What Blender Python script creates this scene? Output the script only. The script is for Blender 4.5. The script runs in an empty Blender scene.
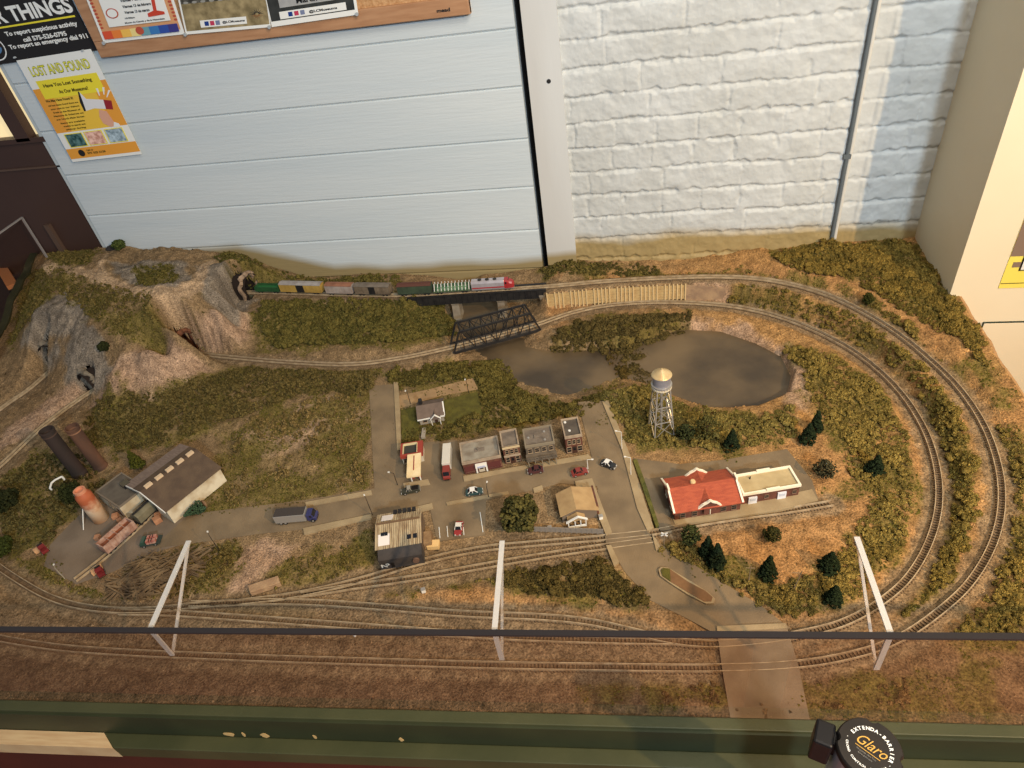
import bpy, math, random
import numpy as np
random.seed(7); RNG = np.random.default_rng(7)
D = bpy.data; SC = bpy.context.scene; COL = SC.collection
PI = math.pi
# ------------------------------------------------------------------ camera model
FPX = 672.374
CM = np.array([[0.98119106, 0.14275771, -0.12993972], [-0.0086135, -0.64007859, -0.76826116], [-0.19284684, 0.75493022, -0.62680975]])
CH = 1.15                      # camera height above the layout's ground (z = 0 is the ground of the town)
WALL = 1.932                   # y of the back wall

def ray(px, py): return CM.T @ np.array([(px-512)/FPX, (py-384)/FPX, 1.0])
def Q(px, py, h=0.0):
    d = ray(px, py); k = (h-CH)/d[2]; return np.array([d[0]*k, d[1]*k])
def Q3(px, py, h=0.0):
    a = Q(px, py, h); return np.array([a[0], a[1], h])
def onwall(px, py, w=WALL):
    d = ray(px, py); k = w/d[1]; return np.array([d[0]*k, w, CH+d[2]*k])

cam = D.cameras.new('camera'); camo = D.objects.new('camera', cam); COL.objects.link(camo)
cam.sensor_fit = 'HORIZONTAL'; cam.sensor_width = 36; cam.lens = FPX/1024*36; cam.clip_start = .02; cam.clip_end = 60
from mathutils import Matrix, Vector
rm = Matrix(((CM[0][0], -CM[1][0], -CM[2][0]), (CM[0][1], -CM[1][1], -CM[2][1]), (CM[0][2], -CM[1][2], -CM[2][2])))
camo.matrix_world = Matrix.Translation((0, 0, CH)) @ rm.to_4x4()
SC.camera = camo
SC.view_settings.view_transform = 'Standard'; SC.view_settings.look = 'None'; SC.view_settings.gamma = 1
SC.view_settings.use_curve_mapping = False; SC.view_settings.exposure = 0.0

# ------------------------------------------------------------------ materials
def lin(c):
    return tuple((v/255/12.92 if v/255 <= .04045 else ((v/255+.055)/1.055)**2.4) for v in c)
MATS = {}
def mat(name, c, rough=.7, c2=None, scale=20, bump=0, bscale=None, metal=0, detail=4, mix=(.35, .65), spec=.3, vec='Object', emis=None, trans=0, stretch=None):
    if name in MATS: return MATS[name]
    m = D.materials.new(name); m.use_nodes = True; nt = m.node_tree; N = nt.nodes; L = nt.links
    b = N['Principled BSDF']; b.inputs['Roughness'].default_value = rough; b.inputs['Metallic'].default_value = metal
    b.inputs['Specular IOR Level'].default_value = spec
    c = lin(c); b.inputs['Base Color'].default_value = (*c, 1)
    tc = N.new('ShaderNodeTexCoord'); src = tc.outputs[vec]
    if stretch:
        mp = N.new('ShaderNodeMapping'); mp.inputs['Scale'].default_value = stretch; L.new(src, mp.inputs[0]); src = mp.outputs[0]
    if c2:
        n = N.new('ShaderNodeTexNoise'); n.inputs['Scale'].default_value = scale; n.inputs['Detail'].default_value = detail
        r = N.new('ShaderNodeValToRGB'); r.color_ramp.elements[0].position = mix[0]; r.color_ramp.elements[1].position = mix[1]
        r.color_ramp.elements[0].color = (*c, 1); r.color_ramp.elements[1].color = (*lin(c2), 1)
        L.new(src, n.inputs['Vector']); L.new(n.outputs['Fac'], r.inputs[0]); L.new(r.outputs[0], b.inputs['Base Color'])
    if bump:
        n2 = N.new('ShaderNodeTexNoise'); n2.inputs['Scale'].default_value = bscale or scale*3; n2.inputs['Detail'].default_value = 5
        bp = N.new('ShaderNodeBump'); bp.inputs['Strength'].default_value = bump; bp.inputs['Distance'].default_value = .004
        L.new(src, n2.inputs['Vector']); L.new(n2.outputs['Fac'], bp.inputs['Height']); L.new(bp.outputs[0], b.inputs['Normal'])
    if emis:
        b.inputs['Emission Color'].default_value = (*c, 1); b.inputs['Emission Strength'].default_value = emis
    if trans:
        b.inputs['Transmission Weight'].default_value = trans
    MATS[name] = m; return m

def glass_mat(name, tint=(1, 1, 1), rough=.0):
    m = D.materials.new(name); m.use_nodes = True; nt = m.node_tree; N = nt.nodes; L = nt.links
    b = N['Principled BSDF']; N.remove(b); out = N['Material Output']
    t = N.new('ShaderNodeBsdfTransparent'); t.inputs[0].default_value = (*tint, 1)
    g = N.new('ShaderNodeBsdfGlossy'); g.inputs['Roughness'].default_value = rough
    f = N.new('ShaderNodeFresnel'); f.inputs[0].default_value = 1.49
    ge = N.new('ShaderNodeNewGeometry'); iv = N.new('ShaderNodeMath'); iv.operation = 'SUBTRACT'; iv.inputs[0].default_value = 1; L.new(ge.outputs['Backfacing'], iv.inputs[1])
    mu = N.new('ShaderNodeMath'); mu.operation = 'MULTIPLY'; L.new(f.outputs[0], mu.inputs[0]); L.new(iv.outputs[0], mu.inputs[1])
    mx = N.new('ShaderNodeMixShader'); L.new(mu.outputs[0], mx.inputs[0]); L.new(t.outputs[0], mx.inputs[1]); L.new(g.outputs[0], mx.inputs[2])
    L.new(mx.outputs[0], out.inputs[0]); MATS[name] = m; return m

# ------------------------------------------------------------------ objects
def tag(o, label=None, cat=None, group=None, kind=None):
    if label: o['label'] = label
    if cat: o['category'] = cat
    if group: o['group'] = group
    if kind: o['kind'] = kind
    return o
def empty(name, loc, rz=0, label=None, cat=None, group=None):
    o = D.objects.new(name, None); COL.objects.link(o); o.location = loc; o.rotation_euler = (0, 0, rz); o.empty_display_size = .02
    return tag(o, label, cat, group)
class MB:
    def __init__(s): s.v = []; s.f = []; s.n = 0
    def add(s, vs, fs):
        s.v += [tuple(map(float, p)) for p in vs]; s.f += [tuple(i+s.n for i in f) for f in fs]; s.n += len(vs); return s
    def box(s, x0, x1, y0, y1, z0, z1):
        return s.add([(x0, y0, z0), (x1, y0, z0), (x1, y1, z0), (x0, y1, z0), (x0, y0, z1), (x1, y0, z1), (x1, y1, z1), (x0, y1, z1)],
                     [(0, 3, 2, 1), (4, 5, 6, 7), (0, 1, 5, 4), (1, 2, 6, 5), (2, 3, 7, 6), (3, 0, 4, 7)])
    def rbox(s, c, size, rz=0, rx=0, ry=0):
        R = Matrix.Rotation(rz, 3, 'Z') @ Matrix.Rotation(ry, 3, 'Y') @ Matrix.Rotation(rx, 3, 'X'); h = [v/2 for v in size]
        P8 = [Vector((sx*h[0], sy*h[1], sz*h[2])) for sz in (-1, 1) for sx, sy in ((-1, -1), (1, -1), (1, 1), (-1, 1))]
        return s.add([R @ p + Vector(c) for p in P8], [(0, 3, 2, 1), (4, 5, 6, 7), (0, 1, 5, 4), (1, 2, 6, 5), (2, 3, 7, 6), (3, 0, 4, 7)])
    def cyl(s, p0, p1, r0, r1=None, n=12, caps=True):
        r1 = r0 if r1 is None else r1; p0 = Vector(p0); p1 = Vector(p1); d = (p1-p0).normalized()
        a = d.orthogonal().normalized(); b = d.cross(a); vs = []
        for p, r in ((p0, r0), (p1, r1)):
            for i in range(n):
                t = 2*PI*i/n; vs.append(p+(a*math.cos(t)+b*math.sin(t))*r)
        fs = [(i, (i+1) % n, n+(i+1) % n, n+i) for i in range(n)]
        if caps: fs += [tuple(range(n-1, -1, -1)), tuple(range(n, 2*n))]
        return s.add(vs, fs)
    def bar(s, p0, p1, w, h=None):
        h = h or w; p0 = Vector(p0); p1 = Vector(p1); d = (p1-p0).normalized()
        up = Vector((0, 0, 1)) if abs(d.z) < .95 else Vector((0, 1, 0)); a = d.cross(up).normalized()*w/2; b = a.cross(d).normalized()*h/2
        vs = [p+sa*a+sb*b for p in (p0, p1) for sa, sb in ((-1, -1), (1, -1), (1, 1), (-1, 1))]
        return s.add(vs, [(0, 1, 2, 3), (4, 7, 6, 5), (0, 4, 5, 1), (1, 5, 6, 2), (2, 6, 7, 3), (3, 7, 4, 0)])
    def prism(s, poly, z0, z1):
        n = len(poly); A = sum(poly[i][0]*poly[(i+1) % n][1]-poly[(i+1) % n][0]*poly[i][1] for i in range(n))
        if A < 0: poly = poly[::-1]
        vs = [(p[0], p[1], z0) for p in poly]+[(p[0], p[1], z1) for p in poly]
        return s.add(vs, [tuple(range(n-1, -1, -1)), tuple(range(n, 2*n))]+[(i, (i+1) % n, n+(i+1) % n, n+i) for i in range(n)])
    def lathe(s, prof, n=20, c=(0, 0, 0)):
        vs = []; fs = []
        for r, z in prof:
            for i in range(n): t = 2*PI*i/n; vs.append((c[0]+r*math.cos(t), c[1]+r*math.sin(t), c[2]+z))
        for k in range(len(prof)-1):
            for i in range(n): fs.append((k*n+i, k*n+(i+1) % n, (k+1)*n+(i+1) % n, (k+1)*n+i))
        fs += [tuple(range(n-1, -1, -1)), tuple(range((len(prof)-1)*n, len(prof)*n))]
        return s.add(vs, fs)
    def xz(s, poly, y0, y1):      # polygon in x,z extruded along y
        n = len(poly); A = sum(poly[i][0]*poly[(i+1) % n][1]-poly[(i+1) % n][0]*poly[i][1] for i in range(n))
        if A < 0: poly = poly[::-1]
        vs = [(p[0], y0, p[1]) for p in poly]+[(p[0], y1, p[1]) for p in poly]
        return s.add(vs, [tuple(range(n)), tuple(range(2*n-1, n-1, -1))]+[(i, n+i, n+(i+1) % n, (i+1) % n) for i in range(n)])
    def yz(s, poly, x0, x1):
        n = len(poly); A = sum(poly[i][0]*poly[(i+1) % n][1]-poly[(i+1) % n][0]*poly[i][1] for i in range(n))
        if A < 0: poly = poly[::-1]
        vs = [(x0, p[0], p[1]) for p in poly]+[(x1, p[0], p[1]) for p in poly]
        return s.add(vs, [tuple(range(n-1, -1, -1)), tuple(range(n, 2*n))]+[(i, (i+1) % n, n+(i+1) % n, n+i) for i in range(n)])
    def build(s, name, m, parent=None, smooth=False, bevel=0, loc=None, rz=None):
        me = D.meshes.new(name); me.from_pydata(s.v, [], s.f); me.update()
        if m: me.materials.append(m)
        if smooth: me.polygons.foreach_set('use_smooth', [True]*len(me.polygons))
        o = D.objects.new(name, me); COL.objects.link(o)
        if parent: o.parent = parent
        if bevel:
            b = o.modifiers.new('bevel', 'BEVEL'); b.width = bevel; b.segments = 2; b.limit_method = 'ANGLE'
        if loc is not None: o.location = loc
        if rz is not None: o.rotation_euler = (0, 0, rz)
        return o
def npmesh(name, V, F, m, smooth=True, col=None):
    """V (n,3) float, F (k,3 or 4) int"""
    me = D.meshes.new(name); n = len(V); k = F.shape[1]
    me.vertices.add(n); me.vertices.foreach_set('co', V.astype(np.float32).ravel())
    me.loops.add(F.size); me.loops.foreach_set('vertex_index', F.astype(np.int32).ravel())
    me.polygons.add(len(F)); me.polygons.foreach_set('loop_start', np.arange(0, F.size, k, dtype=np.int32))
    me.polygons.foreach_set('loop_total', np.full(len(F), k, dtype=np.int32))
    if smooth: me.polygons.foreach_set('use_smooth', np.ones(len(F), dtype=bool))
    me.update(calc_edges=True); me.validate()
    if col is not None:
        a = me.attributes.new('tone', 'FLOAT_COLOR', 'POINT'); c4 = np.concatenate([col, np.ones((n, 1))], 1).astype(np.float32); a.data.foreach_set('color', c4.ravel())
    me.materials.append(m); o = D.objects.new(name, me); COL.objects.link(o); return o
def copy_tree(o, parent=None):
    c = o.copy(); COL.objects.link(c)
    if parent: c.parent = parent
    for ch in [x for x in D.objects if x.parent == o and x != c]: copy_tree(ch, c)
    return c
_TC = {}
def glyphs(s, size=1.0, bold=False):
    """text as (verts (n,2), faces, width) lying in its own plane"""
    if (s, bold) not in _TC:
        cu = D.curves.new('t', 'FONT'); cu.body = s; cu.resolution_u = 3
        if bold: cu.offset = .035
        o = D.objects.new('t', cu); COL.objects.link(o); bpy.context.view_layer.update()
        me = D.meshes.new_from_object(o); vs = [(v.co.x, v.co.y) for v in me.vertices]; fs = [tuple(p.vertices) for p in me.polygons]
        D.objects.remove(o); D.curves.remove(cu); D.meshes.remove(me); _TC[(s, bold)] = (vs, fs)
    vs, fs = _TC[(s, bold)]
    if not vs: return [], [], 0
    x0 = min(v[0] for v in vs); w = max(v[0] for v in vs)-x0
    return [((v[0]-x0)*size, v[1]*size) for v in vs], fs, w*size
def put_text(mb, s, org, u, v, nrm, x, y, h, width=None, align='L', lift=.0006, bold=True):
    """org + u*x + v*y; h cap height in v units, width squeezes to a width in u units"""
    vs, fs, w = glyphs(s, h/.7, bold)
    if not vs: return
    k = 1.0 if width is None else width/w
    w2 = w*k; off = {'L': 0, 'C': -w2/2, 'R': -w2}[align]
    mb.add([org+u*(x+off+a*k)+v*(y+b)+nrm*lift for a, b in vs], fs)

# ------------------------------------------------------------------ noise / polygons
def vnoise(X, Y, scale, seed=0):
    r = np.random.default_rng(seed).random((256, 256)); x = X/scale+37.3; y = Y/scale+91.7
    xi = np.floor(x).astype(int); yi = np.floor(y).astype(int); fx = x-xi; fy = y-yi
    fx = fx*fx*(3-2*fx); fy = fy*fy*(3-2*fy); g = lambda a, b: r[a % 256, b % 256]
    return (g(xi, yi)*(1-fx)+g(xi+1, yi)*fx)*(1-fy)+(g(xi, yi+1)*(1-fx)+g(xi+1, yi+1)*fx)*fy
def fbm(X, Y, scale, seed=0, o=4):
    s = 0; a = 1; t = 0
    for k in range(o): s = s+a*vnoise(X, Y, scale/2**k, seed+k); t += a; a *= .55
    return s/t
def sst(a, b, x): t = np.clip((x-a)/(b-a), 0, 1); return t*t*(3-2*t)
def wpoly(pts, h=0.0): return np.array([Q(p[0], p[1], p[2] if len(p) > 2 else h) for p in pts])
def sdf(X, Y, poly):
    """negative inside"""
    d = np.full(X.shape, 1e9); ins = np.zeros(X.shape, bool); n = len(poly)
    for i in range(n):
        a = poly[i]; b = poly[(i+1) % n]; ex, ey = b-a; wx = X-a[0]; wy = Y-a[1]
        t = np.clip((wx*ex+wy*ey)/(ex*ex+ey*ey+1e-12), 0, 1); d = np.minimum(d, (wx-ex*t)**2+(wy-ey*t)**2)
        c = ((a[1] > Y) != (b[1] > Y))
        with np.errstate(divide='ignore', invalid='ignore'):
            xx = (b[0]-a[0])*(Y-a[1])/(b[1]-a[1]+1e-15)+a[0]
        ins ^= c & (X < xx)
    d = np.sqrt(d); return np.where(ins, -d, d)
def spline(pts, step=.012):
    """Catmull-Rom through 3D points, resampled"""
    P_ = [np.array(p, float) for p in pts]; P_ = [2*P_[0]-P_[1]]+P_+[2*P_[-1]-P_[-2]]; out = []
    for i in range(1, len(P_)-2):
        p0, p1, p2, p3 = P_[i-1:i+3]; n = max(2, int(np.linalg.norm(p2-p1)/.006))
        for k in range(n):
            t = k/n; out.append(.5*((2*p1)+(-p0+p2)*t+(2*p0-5*p1+4*p2-p3)*t*t+(-p0+3*p1-3*p2+p3)*t**3))
    out.append(P_[-2]); out = np.array(out)
    for _ in range(3):
        out[1:-1] = (out[:-2]+2*out[1:-1]+out[2:])/4
    L = np.concatenate([[0], np.cumsum(np.linalg.norm(np.diff(out, axis=0), axis=1))]); m = max(2, int(L[-1]/step))
    t = np.linspace(0, L[-1], m); return np.stack([np.interp(t, L, out[:, k]) for k in range(3)], 1)

# ------------------------------------------------------------------ layout outline
FY = lambda x: .443+.0606*(x+1.218)            # front line
LX = lambda y: -2.19+.0606*(1.94-y)            # left edge
RX = lambda y: .797+.05*(1.72-y)               # right edge

# ------------------------------------------------------------------ tracks (pixels, height)
def TR(l): return [Q3(*p) for p in l]
TRK = {}
TRK['outer'] = TR([(225, 292, .055), (252, 292, .055), (300, 293, .055), (350, 294.5, .055), (407, 295, .055), (475, 291, .055), (545, 286.5, .055), (600, 281.5, .055), (660, 278, .055), (720, 276.5, .055), (770, 280, .055), (820, 292, .054), (862, 311, .052),
  (900, 335, .048), (935, 364, .043), (962, 392, .037), (985, 428, .03), (999, 470, .022), (1001, 510, .015), (991, 548, .009), (968, 585, .004), (935, 615, 0), (900, 638, 0), (860, 653, 0), (800, 664, 0), (716, 668, 0), (600, 667, 0), (486, 665, 0), (350, 661, 0), (256, 658, 0),
  (120, 652, 0), (40, 645, 0), (-30, 630, 0), (-85, 600, 0), (-105, 560, 0), (-90, 500, .0), (-50, 450, .0), (0, 409, .0), (30, 388, .0), (57, 364, .0), (80, 344, .0)])
TRK['inner'] = TR([(165, 349, 0), (192, 353, 0), (230, 357, 0), (290, 362, 0), (350, 364, 0), (400, 358, 0), (452, 347, 0), (495, 336, 0), (538, 324, 0), (570, 313, 0), (605, 305.5, 0), (650, 302, 0), (700, 303, 0), (745, 308, 0), (790, 320, 0), (835, 340, 0), (870, 363, 0), (900, 392, 0), (922, 425, 0), (935, 460, 0),
  (939, 500, 0), (930, 540, 0), (908, 578, 0), (875, 606, 0), (840, 624, 0), (800, 634, 0), (765, 640, 0), (716, 644, 0), (675, 641, 0), (635, 632, 0), (590, 622, 0), (540, 617, 0), (460, 613.5, 0), (380, 607, 0), (300, 602, 0), (220, 603, 0), (150, 610, 0), (100, 609, 0), (60, 601, 0), (25, 584, 0), (-15, 555, 0), (-38, 520, 0), (-28, 490, 0), (3, 463, 0), (37, 431, 0), (65, 409, 0), (90, 392, 0), (112, 378, 0)])
TRK['siding'] = TR([(832, 503, 0), (790, 510, 0), (745, 516, 0), (700, 523, 0), (655, 532, 0), (600, 538, 0), (540, 543, 0), (480, 549, 0), (420, 562, 0), (360, 580, 0), (300, 594, 0), (240, 602, 0), (190, 604, 0)])
TRK['spur'] = TR([(655, 540, 0), (610, 546, 0), (560, 553, 0), (500, 563, 0), (450, 572, 0), (400, 580, 0), (350, 587, 0), (300, 595, 0)])
TRK['plain'] = TR([(675, 641, 0), (620, 640.5, 0), (540, 638, 0), (460, 634, 0), (380, 628, 0), (300, 622, 0), (230, 617, 0), (170, 613, 0), (120, 612, 0)])
TRK['factory'] = TR([(76, 581, 0), (93, 568, 0), (110, 554, 0), (130, 536, 0), (158, 510, 0)])
TS = {k: spline(v) for k, v in TRK.items()}
def cutx(pl, x0, x1, y0):   # drop points (bridge spans)
    m = ~((pl[:, 0] > x0) & (pl[:, 0] < x1) & (pl[:, 1] > y0)); return pl[m]
G0, G1 = Q(407, 296, .055), Q(543, 287, .055)     # girder bridge ends
B0, B1 = Q(452, 347, 0), Q(538, 324, 0)           # truss bridge ends
PORT = {'outer': Q3(252, 292, .055), 'inner': Q3(190, 353, 0), 'low': Q3(59, 362, 0), 'mid': Q3(95, 389, 0)}
# flatten sets: (polyline, weight)
def before_portal(pl, p, side):   # keep points on the open side of the portal
    d = np.linalg.norm(pl[:, :2]-p[:2], axis=1); i = int(np.argmin(d)); return (pl[i:] if side > 0 else pl[:i+1])
o1 = before_portal(TS['outer'], PORT['outer'], 1); o1 = before_portal(o1, PORT['low'], -1)
i1 = before_portal(TS['inner'], PORT['inner'], 1); i1 = before_portal(i1, PORT['mid'], -1)
FLAT = [cutx(o1, G0[0], G1[0], 1.6), cutx(i1, B0[0], B1[0], 1.5), TS['siding'], TS['spur'], TS['plain']]
FP = np.concatenate(FLAT)[::2]
def near_track(X, Y, P_=None):
    P_ = FP if P_ is None else P_
    X = np.asarray(X, float).ravel(); Y = np.asarray(Y, float).ravel(); d = np.empty(len(X)); z = np.empty(len(X))
    for i in range(0, len(X), 4000):
        q = (X[i:i+4000, None]-P_[None, :, 0])**2+(Y[i:i+4000, None]-P_[None, :, 1])**2
        j = q.argmin(1); d[i:i+4000] = np.sqrt(q[np.arange(len(j)), j]); z[i:i+4000] = P_[j, 2]
    return d, z

# ------------------------------------------------------------------ terrain
CP = []
for p in [(370, 480), (450, 500), (600, 500), (650, 560), (300, 520), (100, 540), (60, 560), (40, 500), (180, 520), (700, 500), (800, 500), (760, 580), (850, 480), (900, 450), (700, 435), (640, 430), (560, 430), (500, 410), (430, 390), (380, 400),
          (330, 440), (250, 480), (120, 470), (30, 450), (150, 580), (300, 570), (450, 590), (560, 590), (0, 690), (256, 690), (512, 700), (800, 710), (1000, 720), (256, 640), (512, 650), (800, 650), (850, 560), (870, 430), (-100, 560), (-100, 660), (-200, 560), (20, 540),
          (540, 315), (600, 300), (400, 375), (300, 375), (760, 315), (820, 345), (600, 330), (650, 320), (560, 345), (620, 350), (640, 390), (700, 415), (760, 410), (805, 370), (-60, 500), (-150, 450)]: CP.append((*p, 0.0))
CP += [(250, 430, .02), (320, 400, .015), (200, 400, .02), (150, 410, .012), (230, 375, .006),
  (470, 312, -.04), (490, 318, -.04), (475, 330, -.04), (455, 330, -.03), (495, 350, -.04), (520, 375, -.04), (560, 385, -.04), (580, 360, -.04), (610, 375, -.035), (670, 385, -.035), (700, 350, -.03), (720, 375, -.04), (760, 380, -.035), (770, 360, -.03), (740, 400, -.03), (690, 400, -.025), (520, 345, -.04), (640, 375, -.035),
  (530, 330, -.025), (520, 305, -.03), (505, 300, -.02), (430, 310, .01), (440, 325, -.01),
  (520, 278, .03), (480, 278, .01), (430, 282, .03), (300, 283, .055), (350, 281, .05), (400, 282, .045), (347, 277, .045), (285, 270, .08), (307, 275, .05), (407, 275, .042), (540, 269, .04), (480, 272, .035),
  (560, 275, .055), (600, 268, .055), (700, 262, .06), (768, 252, .078), (830, 244, .086), (914, 236, .10), (870, 275, .085), (800, 270, .07), (945, 285, .085), (960, 335, .07), (985, 395, .045), (1010, 440, .032), (1018, 520, .016), (1020, 600, .006), (930, 320, .065), (1020, 660, 0),
  (300, 303, .045), (360, 304, .042), (420, 303, .03), (290, 330, .015), (350, 335, .01), (410, 335, .008), (740, 292, .03), (790, 300, .035), (840, 325, .03), (880, 350, .026), (930, 410, .02), (960, 460, .014), (960, 540, .006), (700, 291, .01),
  (106, 249, .195), (150, 249, .19), (200, 250, .18), (230, 253, .158), (245, 257, .14), (260, 258, .115), (60, 255, .2), (60, 285, .2), (120, 280, .195), (180, 275, .19), (215, 262, .18), (235, 268, .165), (150, 315, .175), (100, 320, .175), (185, 300, .17), (172, 325, .14), (40, 250, .20), (27, 272, .165), (17, 302, .11), (6, 325, .07), (0, 350, .04), (35, 397, 0), (12, 392, .006), (45, 382, .004), (20, 418, 0), (58, 404, .004), (75, 396, .006), (45, 425, 0), (30, 372, .03), (98, 398, .01), (70, 412, 0),
  (-30, 380, .01), (-80, 420, 0), (20, 352, .06), (5, 372, .02), (45, 350, .085), (70, 318, .16), (40, 320, .15), (45, 290, .19), (78, 352, .1), (105, 352, .1), (75, 375, .055), (88, 370, .075), (112, 372, .085), (135, 375, .06), (165, 365, .035), (150, 345, .12), (130, 395, .03), (170, 390, .025), (210, 368, .006),
  (250, 274, .145), (242, 283, .14), (226, 290, .14), (234, 300, .10), (252, 306, .045), (262, 300, .046), (256, 299, .05), (215, 305, .14), (205, 320, .12), (230, 325, .05), (250, 330, .02), (220, 340, .03), (240, 347, .008), (200, 335, .075), (184, 338, .1), (178, 348, .09), (268, 276, .10), (258, 283, .125)]
cpx = np.array([Q(a, b, h) for a, b, h in CP]); cph = np.array([c[2] for c in CP])
Kk = np.sqrt(((cpx[:, None]-cpx[None])**2).sum(2)+.0004); Kk += np.eye(len(CP))*-.003
An = np.block([[Kk, np.ones((len(CP), 1))], [np.ones((1, len(CP))), np.zeros((1, 1))]])
Wt = np.linalg.solve(An, np.concatenate([cph, [0]]))
def rbf(X, Y):
    X = np.asarray(X, float); Y = np.asarray(Y, float); sh = X.shape; X = X.ravel(); Y = Y.ravel(); o = np.empty(len(X))
    for i in range(0, len(X), 20000):
        k = np.sqrt((X[i:i+20000, None]-cpx[None, :, 0])**2+(Y[i:i+20000, None]-cpx[None, :, 1])**2+.0004); o[i:i+20000] = k@Wt[:-1]+Wt[-1]
    return o.reshape(sh)
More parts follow.
